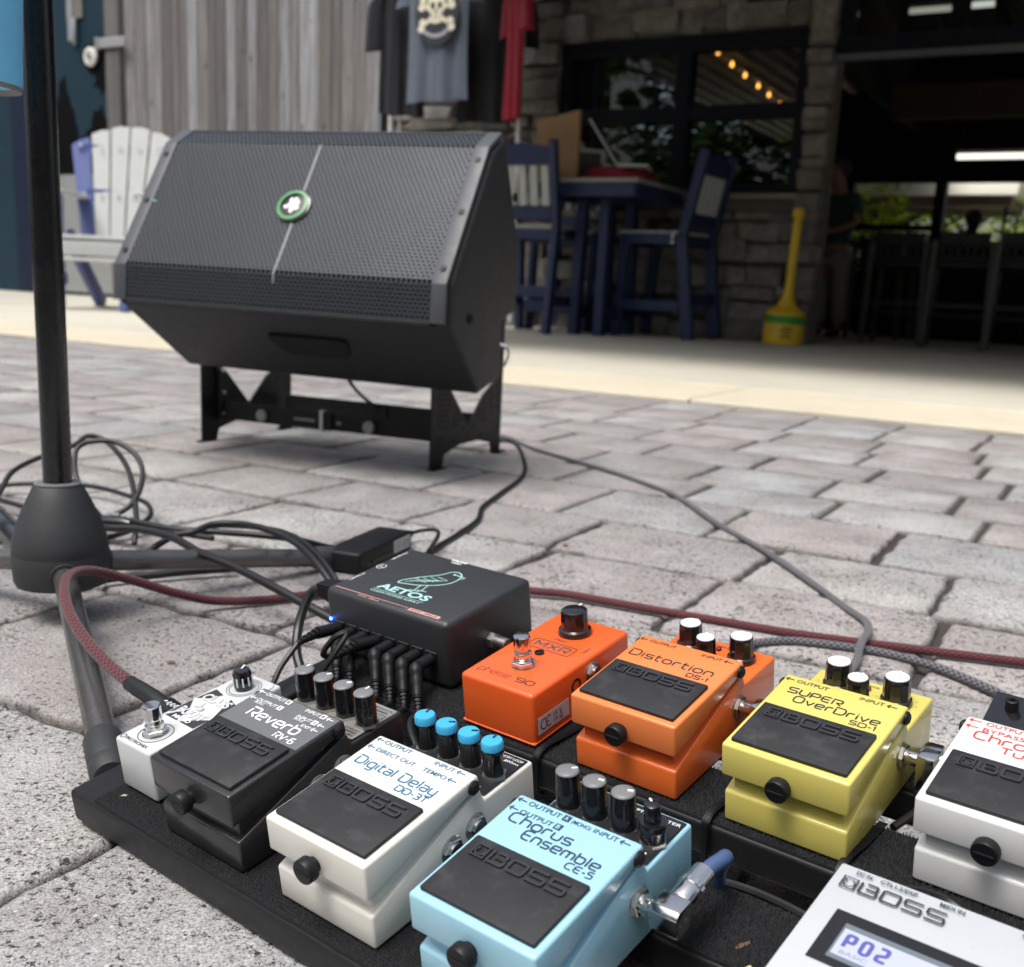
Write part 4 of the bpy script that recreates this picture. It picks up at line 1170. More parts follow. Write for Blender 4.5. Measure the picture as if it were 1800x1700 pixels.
for x0 in (XL, XR-.0235):
    MB().box(x0, x0+.0235, -.0265, .256, -TH-.002, -.003).build('side_rail', BLACKM, pb, (.003, 3))
for x in (XL+.03, XR-.05):
    MB().prism_x([(.215, -TH-.0021), (.25, -TH-.0021), (.26, -.0735), (.235, -.0695)], x, x+.022).build('rear_foot', BLACKP, pb, (.002, 1))
for x in (XL+.02, XR-.04): MB().lathe([(.009, -.0036), (.010, 0)], 14, T(x, -.06, -TH-.002)).build('front_foot', BLACKP, pb)
# lint caught on the front strip
LINT = simple('lint', (.55,.54,.52), .9)
def crumb(name, label, cat, x, y, s, mat, seed, z=-.001):
    r = random.Random(seed); m = MB()
    n = 8; top = [(s*(1+r.uniform(-.4, .4))*cos(2*pi*k/n)*1.6, s*(1+r.uniform(-.4, .4))*sin(2*pi*k/n)*.6) for k in range(n)]
    m.add([(p[0], p[1], r.uniform(0, .0006)) for p in top] + [(0, 0, .0014)], [(i, (i+1) % n, n) for i in range(n)])
    o = m.build(name, mat, None, None, 60); o.matrix_world = MBOARD @ T(x, y, z) @ RZ(r.uniform(0, 3)); return tag(o, label, cat)
crumb('lint_fleck', 'white fleck of lint on the front velcro strip', 'lint', -.2445, -.0635, .0016, LINT, 1)
crumb('leaf_scrap', 'brown dry leaf scrap on velcro below the blue cable', 'leaf', .122, .038, .0025, simple('dry_leaf', (.10,.055,.035), .8), 2)
crumb('straw_bit', 'tiny straw bit on the velcro near the digital display pedal', 'straw', .131, .0265, .0014, simple('straw', (.55,.47,.28), .8), 3)

RUBBERL = simple('logo_rubber', (.030,.031,.035), .34, var=.1, vs=80, dust=.06)
# ------------------------------------------------------------------ compact pedals
PZ0, PK = .0499, .068
MTRD = T(0, 0, PZ0) @ RX(math.atan(PK))         # treadle plane
def knob_fluted(p, x, y, z, R, H, ang, mark_mat=WHITE, top=SILVERTOP):
    fl = lambda r, zz, a, k: r*(1-.07*(k % 4 == 0)-.03*(k % 4 in (1, 3))) if .0035 < zz < H-.0002 else r
    k_ = MB(T(x, y, z)).lathe([(R*1.14, 0), (R*1.16, .0012), (R*1.10, .0030), (R*.99, .0036), (R*.96, H*.8), (R*.93, H-.0008), (R*.86, H)], 40, I4, fl).build('knob', GLOSSB, p, None, 40)
    MB(T(x, y, z+H)).lathe([(R*.84, 0), (R*.82, .0005)], 24).build('cap', top, k_)
    MB(T(x, y, z+H+.0007) @ RZ(ang)).box(-.0006, .0006, R*.25, R*.80, 0, .0004).build('pointer', mark_mat, k_)
def knob_tall(p, x, y, z, R, H, ang, top, mark):
    fl = lambda r, zz, a, k: r*(1-.035*(k % 2)) if H*.55 < zz < H*.93 else r
    k_ = MB(T(x, y, z)).lathe([(R*1.0, .0022), (R*1.0, H*.54), (R*.985, H*.56), (R*.97, H*.92), (R*.95, H*.945)], 44, I4, fl).build('knob', GLOSSB, p, None, 40)
    MB(T(x, y, z)).lathe([(R*.95, H*.945), (R*.93, H*.975), (R*.70, H*1.0), (R*.3, H*1.012)], 32).build('cap', top, k_, None, 60)
    MB(T(x, y, z+H*1.004) @ RZ(ang)).box(-.0006, .0006, R*.35, R*.82, -.0006, .0006).build('pointer', mark, k_)
    MB(T(x, y, z)).lathe([(R*1.12, 0), (R*1.12, .002)], 6).build('nut', STEEL, k_)
def jack(p, x, y, z, s=1):
    j = MB(T(x, y, z) @ RY(s*pi/2)).lathe([(.0076, -.001), (.0078, .0006), (.0074, .0009)], 28).build('jack', STEEL, p)
    MB(T(x, y, z) @ RY(s*pi/2) @ RZ(.3)).lathe([(.0070, .0009), (.0070, .0028), (.0066, .0032)], 6).build('nut', CHROME, j)
    MB(T(x, y, z) @ RY(s*pi/2)).lathe([(.0047, .0032), (.0047, .0042)], 20).build('bushing', CHROME, j)
def boss(name, label, a, b, paint, ink, deck, jacks=1, low=None, group='small effect pedals with rubber treadles'):
    p = thing(name, label, 'effect pedal', MBOARD @ T(a, b, 0), group)
    body = MB().prism_x([(.0014, 0), (.0014, .0190), (.084, .0455), (.0868, .0372), (.129, .0384), (.129, 0)], .0012, .0718).build('body', low or paint, p, (.0016, 3))
    MB().prism_x([(.0055, .012), (.0055, .0335), (.070, .049), (.070, .030)], .0050, .0680).build('neck', low or paint, p, (.0008, 1))
    tr = MB().prism_x([(-.0010, .0300), (-.0008, .0498), (.0822, .0554), (.0836, .0490), (.0795, .0478)], .0002, .0728).build('treadle', paint, p, (.0016, 3))
    MB(MTRD).box(.0038, .0692, .0034, .0448, -.0002, .0024).build('pad', RUBBER, tr, (.0009, 2))
    m = MB(MTRD); boss_logo(m, .0095, .0310, .0632, .0086, .00112, .0013, .00235)
    m.build('raised_logo', RUBBERL, tr, None, 40)
    for s, x in ((1, .0728), (-1, .0002)):
        sc = MB(T(x, .0775, .0502) @ RY(s*pi/2)).lathe([(.0040, -.0005), (.0040, .0012), (.0026, .0024)], 18).build('hinge_screw', BLACKP, tr)
        MB(T(x+s*.0025, .0775, .0502)).box(-.0002, .0002, -.0018, .0018, -.0004, .0004).build('slot', FOAM, sc)
    th = MB(T(.0366, -.0010, .0365) @ RX(pi/2)).lathe([(.0042, -.001), (.0042, .0025), (.0062, .0026), (.0066, .0032), (.0066, .0082), (.0060, .0088)], 44, I4, lambda r, z, an, k: r*(1-.04*(k % 2)) if .003 < z < .0084 else r).build('thumbscrew', BLACKP, p, None, 40)
    MB(T(.0366, -.0100, .0365)).box(-.0045, .0045, -.0003, .0003, -.0005, .0005).build('slot', FOAM, th)
    if deck:
        MB().box(.0032, .0700, .0885, .1272, .0378, .0392).build('control_plate', deck, p, (.0007, 1))
    MB().box(.004, .070, .004, .125, -.0022, .0002).build('base_plate', BLACKP, p)
    for yy in (.078, .059)[:jacks]: jack(p, .0716, yy, .0258 if yy > .07 else .0228)
    return p, tr
def T_(p, ink, items, name='lettering', z=.00022):
    m = MB(MTRD)
    items = [tuple((v-1.1 if (it[0] == 'a' and i == 3 or it[0] == 'f' and i == 3) and v > 70 and 'SUP' not in str(it) else v) if isinstance(v, (int, float)) else v for i, v in enumerate(it)) for it in items]
    for it in items:
        k = it[0]
        if k == 'f': font_text(m, it[1], it[2]/1e3, it[3]/1e3, it[4]/1e3, it[5]/1e3, 0)
        elif k == 's': stroke_text(m, it[1], it[2]/1e3, it[3]/1e3, it[4]/1e3, it[5]/1e3, it[6]*1.18/1e3)
        elif k == 'a': arrow(m, it[1]/1e3, it[2]/1e3, it[3]/1e3, .0016, .00065)
    m.v = [(v[0], v[1], v[2]+z) for v in m.v]
    return m.build(name, ink, p, None, 0)
def boxed(p, ink, bg, ch, x, y, s=.0042):
    m = MB(MTRD); m.poly([(x, y), (x+s, y), (x+s, y+s), (x, y+s)], .0002); m.build('letter_box', ink, p, None, 0)
    m = MB(MTRD); font_text(m, ch, x+s*.27, y+s*.16, x+s*.75, s*.66, .0004, .02); m.build('boxed_letter', bg, p, None, 0)

ORANGEB = m_paint('deep_orange_paint', (.76,.150,.030), rough=.32); ORANGE = m_paint('orange_paint', (.80,.215,.060), rough=.32); MXO = m_paint('red_orange_paint', (.72,.105,.018), rough=.40)
YELLOW = m_paint('yellow_paint', (.64,.555,.14), rough=.30); WPAINT = m_paint('warm_white_paint', (.66,.65,.59), rough=.32)
WPAINT2 = m_paint('cool_white_paint', (.68,.69,.68), rough=.34); BLUEP = m_paint('sky_blue_paint', (.31,.565,.69), rough=.30)
DGREY = m_paint('sparkle_charcoal_paint', (.026,.027,.029), .35, rough=.34)
PLATEG = simple('silver_plate', (.42,.41,.38), .35, metal=.6, var=.1, vs=30); PLATEB = simple('black_plate', (.012,.012,.014), .4, var=.1, bump=.3, bs=1500, bd=.0002)
BINK = simple('blue_ink', (.025,.16,.30), .5); RINK = simple('red_ink', (.55,.04,.04), .5); NINK = simple('navy_ink', (.03,.05,.09), .5)

def dial_marks(p):
    m = MB(T(0, 0, .0388))
    for cx, cy, R in ((.0185, .1128, .0112), (.0554, .1126, .0112), (.0363, .1000, .0092)):
        for k in range(11):
            a = radians(-60+k*30); m.ribbon([(cx+R*cos(a), cy+R*sin(a)), (cx+(R+.0012)*cos(a), cy+(R+.0012)*sin(a))], .0004)
    m.build('dial_marks', WINK, p, None, 0)
# orange distortion
p, tr = boss('distortion_pedal', 'orange distortion pedal between the red-orange and yellow pedals', -.0346, .1183, ORANGE, WINK, None, 1, ORANGEB)
T_(tr, WINK, [('a', 2.2, 7, 77.8), ('f', 'OUTPUT', 9, 76.2, 28.2, 3.3), ('f', 'INPUT', 47, 76.2, 61, 3.3), ('a', 62.7, 68.2, 77.8), ('s', 'Distortion', 5.2, 56.6, 63.8, 7.0, .85), ('s', 'DS-1', 50.2, 50.0, 64, 3.9, .6)])
for x, y, R, H in ((.0178, .113, .0082, .0170), (.0553, .113, .0082, .0170), (.0363, .1000, .0070, .0165)): knob_fluted(p, x, y, .0384, R, H, rnd.uniform(-1, 1))
dial_marks(p)
MB(T(.0363, .118, .0384)).lathe([(.0020, 0), (.0018, .0014), (.0008, .002)], 12).build('led', simple('red_led', (.12,.004,.004), .2, coat=.5), p)
m = MB(); font_text(m, 'CHECK', .031, .1215, .042, .0022, .0388); m.build('deck_text', WINK, p, None, 0)
# yellow overdrive
p, tr = boss('overdrive_pedal', 'yellow super overdrive pedal in the rear row', .0667, .1191, YELLOW, WINK, None)
T_(tr, WINK, [('a', 2.2, 7, 77.8), ('f', 'OUTPUT', 9, 76.2, 28.2, 3.3), ('f', 'INPUT', 47, 76.2, 61, 3.3), ('a', 62.7, 68.2, 77.8), ('s', 'SUPER', 8.6, 63.6, 40.6, 5.4, .8), ('s', 'OverDrive', 15.2, 55.4, 65.2, 6.4, .8), ('s', 'SD-1', 51, 49.8, 65.2, 3.9, .6)])
for x, y, R, H in ((.0195, .1125, .0082, .0170), (.0555, .112, .0082, .0170), (.0363, .1000, .0070, .0165)): knob_fluted(p, x, y, .0384, R, H, rnd.uniform(-1, 1))
dial_marks(p)
MB(T(.0363, .118, .0384)).lathe([(.0020, 0), (.0018, .0014), (.0008, .002)], 12).build('led', simple('red_led', (.12,.004,.004), .2, coat=.5), p)
m = MB(); font_text(m, 'CHECK', .031, .1215, .042, .0022, .0388); m.build('deck_text', WINK, p, None, 0)
# white digital delay
p, tr = boss('delay_pedal', 'warm white digital delay pedal with four blue capped knobs', -.0906, -.0689, WPAINT, BINK, PLATEB, 2)
T_(tr, BINK, [('a', 2.6, 7.2, 79.6), ('f', 'OUTPUT', 8.4, 78, 28.4, 3.2), ('a', 2.6, 7.2, 72.3), ('f', 'DIRECT OUT', 9.2, 70.6, 37.8, 3.2), ('f', 'INPUT', 46, 78, 60, 3.2), ('a', 61.8, 67.2, 79.6), ('f', 'TEMPO', 44, 70.6, 60.4, 3.2), ('a', 61.8, 67.2, 72.3), ('s', 'Digital Delay', 6, 56.6, 64, 6.6, .75), ('s', 'DD-3T', 42.8, 49.8, 64, 4.2, .65)])
BCAP = simple('sky_blue_cap', (.045,.36,.62), .45, var=.08)
def knob_blue(p, x, y, z, R, H, ang):
    k_ = MB(T(x, y, z)).lathe([(R*.94, .0022), (R*.92, H*.62), (R*1.02, H*.66), (R*1.02, H*.78)], 32).build('knob', GLOSSB, p, None, 40)
    MB(T(x, y, z)).lathe([(R*1.0, H*.78), (R*1.0, H*.95), (R*.9, H*.99), (R*.5, H*1.0)], 36, I4, lambda r, zz, a, k: r*(1-.02*(k % 2)) if zz < H*.96 else r).build('cap', BCAP, k_, None, 40)
    MB(T(x, y, z+H+.0002) @ RZ(ang)).box(-.0005, .0005, R*.25, R*.85, -.0003, .0003).build('pointer', WINK, k_)
    MB(T(x, y, z)).lathe([(R*1.15, 0), (R*1.15, .002)], 6).build('nut', STEEL, k_)
for x, an in ((.0138, .2), (.0303, -1.0), (.0470, -1.0), (.0636, .2)): knob_blue(p, x, .1050, .0392, .0062, .0226, an)
m = MB(); font_text(m, 'MODE', .0545, .0905, .0645, .0022, .0394); font_text(m, 'SHORT LOOP', .0530, .1225, .0690, .0019, .0394); font_text(m, '800ms', .0585, .1192, .0685, .0019, .0394); m.build('deck_text', WHITE, p, None, 0)
# blue chorus
p, tr = boss('chorus_pedal', 'sky blue chorus pedal at the front of the board', .0107, -.0691, BLUEP, NINK, PLATEB)
T_(tr, NINK, [('a', 2.4, 7.4, 79.2), ('f', 'OUTPUT', 9, 77.6, 28.6, 3.3), ('f', '(MONO)', 35.4, 77.7, 46.2, 2.8), ('f', 'INPUT', 48, 77.6, 61.6, 3.3), ('a', 62.9, 68.4, 79.2), ('a', 2.4, 7.4, 72.0), ('f', 'OUTPUT', 9, 70.4, 28.6, 3.3), ('s', 'Chorus', 7, 62.6, 44, 6.6, .85), ('s', 'Ensemble', 20.6, 55.2, 64.6, 6.4, .85), ('s', 'CE-5', 50.4, 49.6, 65.2, 4.0, .65)])
boxed(tr, NINK, BLUEP, 'A', .0298, .0761); boxed(tr, NINK, BLUEP, 'B', .0298, .0689)
for x, an in ((.0128, -.9), (.0295, -1.3), (.0468, -1.2)): knob_tall(p, x, .1050, .0392, .0065, .0226, an, KNOBTOP, WHITE)
kk = MB(T(.0638, .1045, .0392)).lathe([(.0064, .0022), (.0064, .0075), (.0069, .0078), (.0069, .0120), (.0064, .0126)], 40, I4, lambda r, z, a, k: r*(1-.04*(k % 2)) if .0076 < z < .0122 else r).build('lower_knob', GLOSSB, p, None, 40)
MB(T(.0638, .1045, .0392)).lathe([(.0042, .0126), (.0042, .0205), (.0040, .0218), (.0026, .0226)], 32, I4, lambda r, z, a, k: r*(1-.05*(k % 2)) if z < .021 else r).build('upper_knob', GLOSSB, kk, None, 40)
MB(T(.0638, .1045, .0392+.0225) @ RZ(.9)).box(-.0005, .0005, .001, .0036, -.0002, .0003).build('pointer', WHITE, kk)
MB(T(.0638, .1045, .0392)).lathe([(.0074, 0), (.0074, .002)], 6).build('nut', STEEL, kk)
m = MB(); font_text(m, 'FILTER', .0560, .1215, .0690, .0023, .0394); font_text(m, 'DEPTH', .0385, .1215, .0500, .0021, .0394); font_text(m, 'FLAT', .0565, .0915, .0640, .0020, .0394); m.disc((.0655, .0945), .0008, n=10, z=.0394); m.build('deck_text', WHITE, p, None, 0)
# charcoal reverb
p, tr = boss('reverb_pedal', 'charcoal sparkle reverb pedal with silver control plate', -.1921, -.0699, DGREY, WHITE, PLATEG, 2)
MB(MTRD).box(.0018, .0712, .0470, .0808, -.0006, .00012).build('top_plate', simple('sparkle_grey_print', (.20,.205,.21), .4, metal=.5, var=.25, vs=900), tr)
T_(tr, WHITE, [('a', 2.6, 7.4, 79.0), ('f', 'OUTPUT', 8.6, 77.6, 26, 3.0), ('a', 2.6, 7.4, 72.0), ('f', 'OUTPUT', 8.6, 70.6, 26, 3.0), ('f', '(MONO)', 9, 67.4, 17, 2.0), ('f', 'INPUT', 45, 77.6, 57, 3.0), ('a', 63.4, 68.4, 79.0), ('f', 'INPUT', 45, 70.6, 57, 3.0), ('a', 63.4, 68.4, 72.0), ('f', '(MONO)', 45.4, 67.6, 53, 1.9), ('f', 'EXP', 55, 64.4, 62, 2.6), ('a', 63.4, 68.4, 65.8), ('s', 'Reverb', 15, 56.4, 59, 8.2, 1.15), ('s', 'RV-6', 48, 49.2, 64, 4.6, .75)], z=.0004)
for ch, x, y in (('B', .0272, .0760), ('A', .0272, .0690), ('B', .0582, .0760), ('A', .0582, .0690)): boxed(tr, WHITE, WINK, ch, x, y, .0040)
for o_ in tr.children:
    if o_.name.startswith(('letter_box', 'boxed_letter')): o_.location.z += .0003
for x, an in ((.0125, .0), (.0302, -.6), (.0483, -.9), (.0660, .1)): knob_tall(p, x, .1050, .0392, .0066, .0226, an, KNOBTOP, WHITE)
m = MB(); font_text(m, 'MODULATE', .0540, .1225, .0690, .0019, .0394); font_text(m, 'SHIMMER', .0545, .1196, .0680, .0018, .0394); font_text(m, '+DELAY', .0560, .0952, .0690, .0019, .0394); font_text(m, 'SHIMMER', .0560, .0925, .0690, .0019, .0394); font_text(m, 'DYNAMIC', .0560, .0898, .0690, .0019, .0394); m.ribbon([(.060, .1178), (.069, .1178), (.069, .112)], .0003, False, .0394); m.build('deck_text', WINK, p, None, 0)
# white tuner
p, tr = boss('tuner_pedal', 'white tuner pedal with red lettering at the picture edge', .1687, .1275, WPAINT2, RINK, PLATEB)
T_(tr, RINK, [('a', 2.4, 8.4, 79.4), ('f', 'OUTPUT', 11, 77.6, 32, 3.5), ('a', 2.4, 8.4, 73.4), ('f', 'BYPASS', 11, 71.6, 32, 3.5), ('f', 'INPUT', 47, 77.6, 61, 3.3), ('a', 62.7, 68.2, 79.2), ('s', 'Chromatic', 8.6, 62.2, 64, 7.2, .85), ('s', 'Tuner', 24, 55, 52, 5.6, .75), ('s', 'TU-3', 51, 49.4, 65, 3.9, .6)])
hm_ = MB().prism_x([(.0885, .0392), (.0905, .0440), (.1235, .0520), (.1265, .0500), (.1268, .0392)], .0035, .0700).build('meter_housing', GLOSSB, p, (.001, 2))
MB(T(.0150, .1120, .0485)).lathe([(.0036, 0), (.0036, .0062), (.0030, .0066), (.0016, .0066), (.0016, .0052)], 18).build('button', BLACKP, hm_)

# ------------------------------------------------------------------ red-orange phaser
p = thing('phaser_pedal', 'red-orange phase pedal with one large black knob', 'effect pedal', MBOARD @ T(-.1262, .1195, 0))
MB().box(0, .0605, 0, .1115, .0002, .0372).build('body', MXO, p, (.0030, 4))
MB().box(-.0004, .0609, -.0004, .1119, .0008, .0030).build('base_lip', MXO, p, (.0008, 1)); MB().box(.003, .0575, .003, .1085, -.0022, .0005).build('base_plate', BLACKP, p)
fs = MB(T(.0303, .0295, .0372)).lathe([(.0082, 0), (.0082, .0009)], 28).build('footswitch', CHROME, p)
MB(T(.0303, .0295, .0372)).lathe([(.0078, .0009), (.0078, .0036), (.0073, .0040)], 6).build('nut', CHROME, fs)
MB(T(.0303, .0295, .0372)).lathe([(.0060, .004), (.0060, .0048), (.0057, .0050), (.0060, .0056), (.0057, .0062), (.0060, .0068), (.0057, .0074), (.0060, .0080), (.0060, .0100), (.0044, .0103)], 28).build('thread', CHROME, fs)
MB(T(.0303, .0295, .0372)).lathe([(.0040, .0103), (.0040, .0128), (.0056, .0132), (.0058, .0140), (.0058, .0218), (.0053, .0226), (.0030, .0229)], 32).build('cap', CHROME, fs)
kb = MB(T(.0302, .0885, .0372)).lathe([(.0118, 0), (.0122, .0010), (.0114, .0036), (.0098, .0046), (.0095, .0165), (.0090, .0176), (.0070, .0186), (.0040, .0190)], 48, I4, lambda r, z, a, k: r*(1-.055*(k % 4 == 0)-.022*(k % 4 in (1, 3))) if .0038 < z < .0172 else r).build('knob', GLOSSB, p, None, 40)
MB(T(.0302, .0885, .0372+.0178) @ RZ(.05)).box(-.0007, .0007, .0030, .0098, -.0008, .0009).build('pointer', WHITE, kb)
MB(T(.0282, .0498, .0372)).lathe([(.0034, 0), (.0034, .0012), (.0024, .0014), (.0020, .0006)], 22).build('led_bezel', BLACKP, p)
m = MB(T(0, 0, .0374)); stroke_text(m, 'phase', .0070, .0098, .0330, .0062, .00042, gap=.2); m.build('lettering', WINK, p, None, 0)
m = MB(T(0, 0, .0374)); stroke_text(m, '90', .0380, .0100, .0520, .0052, .00095, gap=.2); m.build('lettering', WINK, p, None, 0)
m = MB(T(0, 0, .0374)); m.ribbon(fillet([(.0125, .0555), (.0475, .0555), (.0475, .0680), (.0125, .0680)], .0022, True), .0007, True); m.build('logo_frame', WINK, p, None, 0)
LOGB = simple('faded_black_ink', (.10,.075,.07), .5)
m = MB(T(0, 0, .0374)); stroke_text(m, 'MXR', .0165, .0582, .0440, .0072, .0017, gap=.3); m.build('logo', LOGB, p, None, 0)
m = MB(T(0, 0, .0374)); font_text(m, 'SPEED', .0235, .0715, .0345, .0026); font_text(m, 'INPUT', .0490, .0690, .0580, .0024, rot=((.0535, .070, 0), pi/2)); m.build('small_text', LOGB, p, None, 0)
jack(p, .0605, .0655, .0255)
MB(T(.0605, .0465, .0235) @ RY(pi/2)).lathe([(.0052, -.001), (.0052, .0004), (.0038, .0005), (.0034, -.003)], 22).build('power_socket', BLACKP, p)
st_ = MB(T(.0609, .0040, .0072)).box(0, .0002, 0, .0330, 0, .0118).build('sticker', simple('grey_sticker', (.46,.46,.47), .5), p)
m = MB(T(.0613, .0050, .0098) @ Matrix(((0, 0, 1, 0), (1, 0, 0, 0), (0, 1, 0, 0), (0, 0, 0, 1))))
for cx in (.0048, .0102): m.ribbon([(cx+.0032*cos(a), .0034+.0036*sin(a)) for a in [radians(55+k*25) for k in range(11)]], .0008)
m.ribbon([(.0074, .0034), (.0100, .0034)], .0008)
font_text(m, 'UK', .0150, .0042, .0195, .0028); font_text(m, 'CA', .0150, .0002, .0195, .0028); m.ribbon([(.0215, .0012), (.0245, .0068)], .0005); m.ribbon([(.0245, .0012), (.0215, .0068)], .0005); m.ribbon([(.021, 0), (.025, 0)], .0008)
m.build('marks', WINK, st_, None, 0)

# ------------------------------------------------------------------ white mini boost
PIG = m_paint('mini_white_paint', (.54,.56,.57), rough=.36)
p = thing('boost_pedal', 'small white boost pedal with black artwork beside the reverb', 'effect pedal', MBOARD @ T(-.2545, -.057, 0))
MB().box(0, .037, 0, .101, .0002, .0345).build('body', PIG, p, (.0022, 3))
MB().box(.003, .034, .003, .098, -.0022, .0005).build('base_plate', BLACKP, p)
m = MB(T(0, 0, .0347))
for q in (((.0035, .034), (.0165, .0335), (.0115, .046)), ((.0025, .0375), (.0105, .0475), (.0025, .056)), ((.0195, .0335), (.0345, .033), (.0345, .045), (.0265, .040)), ((.0345, .047), (.0345, .066), (.0245, .0695)), ((.0025, .0585), (.0045, .0730), (.0150, .0705), (.0105, .0625))): m.poly(q)
m.build('artwork', WINK, p, None, 0)
m = MB(T(0, 0, .0350)); font_text(m, 'CLASS', .0055, .0595, .0315, .0075, 0, .035); font_text(m, 'A', .0115, .0500, .0165, .0075, 0, .035); font_text(m, 'BOOST', .0055, .0405, .0315, .0075, 0, .035); m.build('artwork_letters', simple('art_grey', (.55,.56,.55), .5), p, None, 0)
m = MB(T(0, 0, .0352)); font_text(m, 'MICRO', .0100, .0345, .0270, .0034, 0, .03); m.build('artwork_text', WHITE, p, None, 0)
m = MB(T(0, 0, .0348)); font_text(m, 'PIGTRONIX', .0075, .0025, .0300, .0026); m.ribbon([(.0045+.0019*cos(2*pi*k/16), .0038+.0019*sin(2*pi*k/16)) for k in range(16)], .0005, True); m.ribbon([(.0190+.0108*cos(2*pi*k/40), .0170+.0108*sin(2*pi*k/40)) for k in range(40)], .0005, True)
m.ribbon([(.0185+.0098*cos(2*pi*k/40), .0845+.0098*sin(2*pi*k/40)) for k in range(40)], .0004, True); m.ribbon([(.0185+.0115*cos(2*pi*k/40), .0845+.0115*sin(2*pi*k/40)) for k in range(40)], .0004, True); m.ribbon(fillet([(.0320, .0985), (.0350, .0960), (.0350, .0820)], .003), .0004); m.build('lettering', WINK, p, None, 0)
fs = MB(T(.0190, .0170, .0345)).lathe([(.0082, 0), (.0082, .0008)], 28).build('footswitch', CHROME, p)
MB(T(.0190, .0170, .0345)).lathe([(.0074, .0008), (.0074, .0036), (.0068, .0040)], 6).build('nut', CHROME, fs)
MB(T(.0190, .0170, .0345)).lathe([(.0058, .0040), (.0058, .0066), (.0044, .0070), (.0042, .0100), (.0056, .0104), (.0058, .0112), (.0058, .0190), (.0053, .0197), (.003, .0199)], 32).build('cap', CHROME, fs)
kb = MB(T(.0185, .0845, .0345)).lathe([(.0060, .001), (.0064, .004), (.0062, .0115), (.0052, .0135), (.003, .0140)], 40, I4, lambda r, z, a, k: r*(1-.06*(k % 4 == 0)) if .002 < z < .012 else r).build('knob', GLOSSB, p, None, 40)
for k in range(10):
    a = 2*pi*k/10
    MB(T(.0185, .0845, .0345) @ RZ(a)).box(.0061, .0066, -.0005, .0005, .0035, .0095).build('tick', WHITE, kb)
MB(T(.0185, .0845, .0345+.0138) @ RZ(.5)).box(-.0005, .0005, .0005, .0056, -.0008, .0006).build('pointer', WHITE, kb)
MB(T(.0185, .0500, .0345)).lathe([(.0026, 0), (.0024, .0012), (.001, .0018)], 14).build('led', simple('clear_led', (.45,.46,.44), .15, coat=.6), p)

# ------------------------------------------------------------------ pedal with display
p = thing('display_pedal', 'silver pedal with lit display at the bottom corner of the picture', 'effect pedal', MBOARD @ T(.1577, -.075, 0))
SILV = m_paint('pale_silver_paint', (.47,.495,.52), rough=.46)
MB().box(0, .101, 0, .1405, .0002, .0300).build('body', BLACKP, p, (.002, 2))
MB().prism_x([(0, .0301), (0, .0430), (.1405, .0450), (.1405, .0301)], .0, .101).build('top_panel', SILV, p, (.0012, 2))
MD = T(0, 0, .0430) @ RX(math.atan(.002/.1405))
bz = MB(MD).box(.0107, .0925, .0764, .1097, -.001, .0004).build('display_bezel', PLATEB, p)
fr_ = MB(MD).box(.0175, .0850, .0805, .1027, .0002, .0008).build('display_frame', simple('blue_grey_frame', (.13,.16,.19), .4), bz)
LCD = NB('lcd_backlight').set(color=(.10,.10,.12), emit=(.60,.64,.78), estr=.62, rough=.4)
lc = MB(MD).box(.0185, .0840, .0830, .0994, .0006, .0010).build('screen', LCD, bz)
LCDT = NB('lcd_digits').set(color=(.03,.03,.12), emit=(.15,.16,.48), estr=.45, rough=.4)
m = MB(MD @ T(0, 0, .00115))
DG = {'P': [([(0, 0), (0, 1), (.8, 1), (.8, .45), (.1, .45)], .12, 0)], '0': [([(0, 0), (.8, 0), (.8, 1), (0, 1)], .25, 1)], '2': [([(0, 1), (.8, 1), (.8, .5), (0, .38), (0, 0), (.9, 0)], .12, 0)]}
for k, ch in enumerate('P02'):
    for pts_, fr__, cl__ in DG[ch]: m.ribbon(fillet([(.0215+k*.0068+q[0]*.0042, .0885+q[1]*.0078) for q in pts_], fr__*.008, bool(cl__)), .0018, bool(cl__))
m.build('digits', LCDT, lc, None, 0)
m = MB(MD @ T(0, 0, .00115)); font_text(m, 'BASIC', .0215, .0842, .0330, .0024); m.build('display_text', NB('lcd_grey_text').set(color=(.05,.05,.10), emit=(.34,.36,.52), estr=.5), lc, None, 0)
m = MB(MD @ T(0, 0, .0014)); boss_logo(m, .0051, .1229, .0508, .0082, .00088)
font_text(m, 'DC IN', .0089, .1344, .0160, .0024, 0, .02); font_text(m, 'CTL1,2/EXP', .0198, .1344, .0360, .0024, 0, .02); font_text(m, 'MIDI IN', .0456, .1344, .0560, .0024, 0, .02); font_text(m, 'OUT', .0788, .1344, .0855, .0024, 0, .02)
m.build('lettering', WINK, p, None, 0)
pl = thing('dc_plug', 'ribbed black power plug behind the display pedal', 'plug', MBOARD @ T(.1577+.0165, .063, .020))
MB().lathe([(.0048, .001), (.0055, .004), (.0055, .022), (.004, .026)], 20, RX(-pi/2), lambda r, z, a, k: r*(1-.12*(int(z*800) % 2))).build('body', BLACKP, pl)
MB().tube(spline([(0, .025, 0), (.004, .04, -.006), (.016, .052, -.014), (.03, .05, -.018)], 6), .0022, 8).build('cable', CABLE, pl)

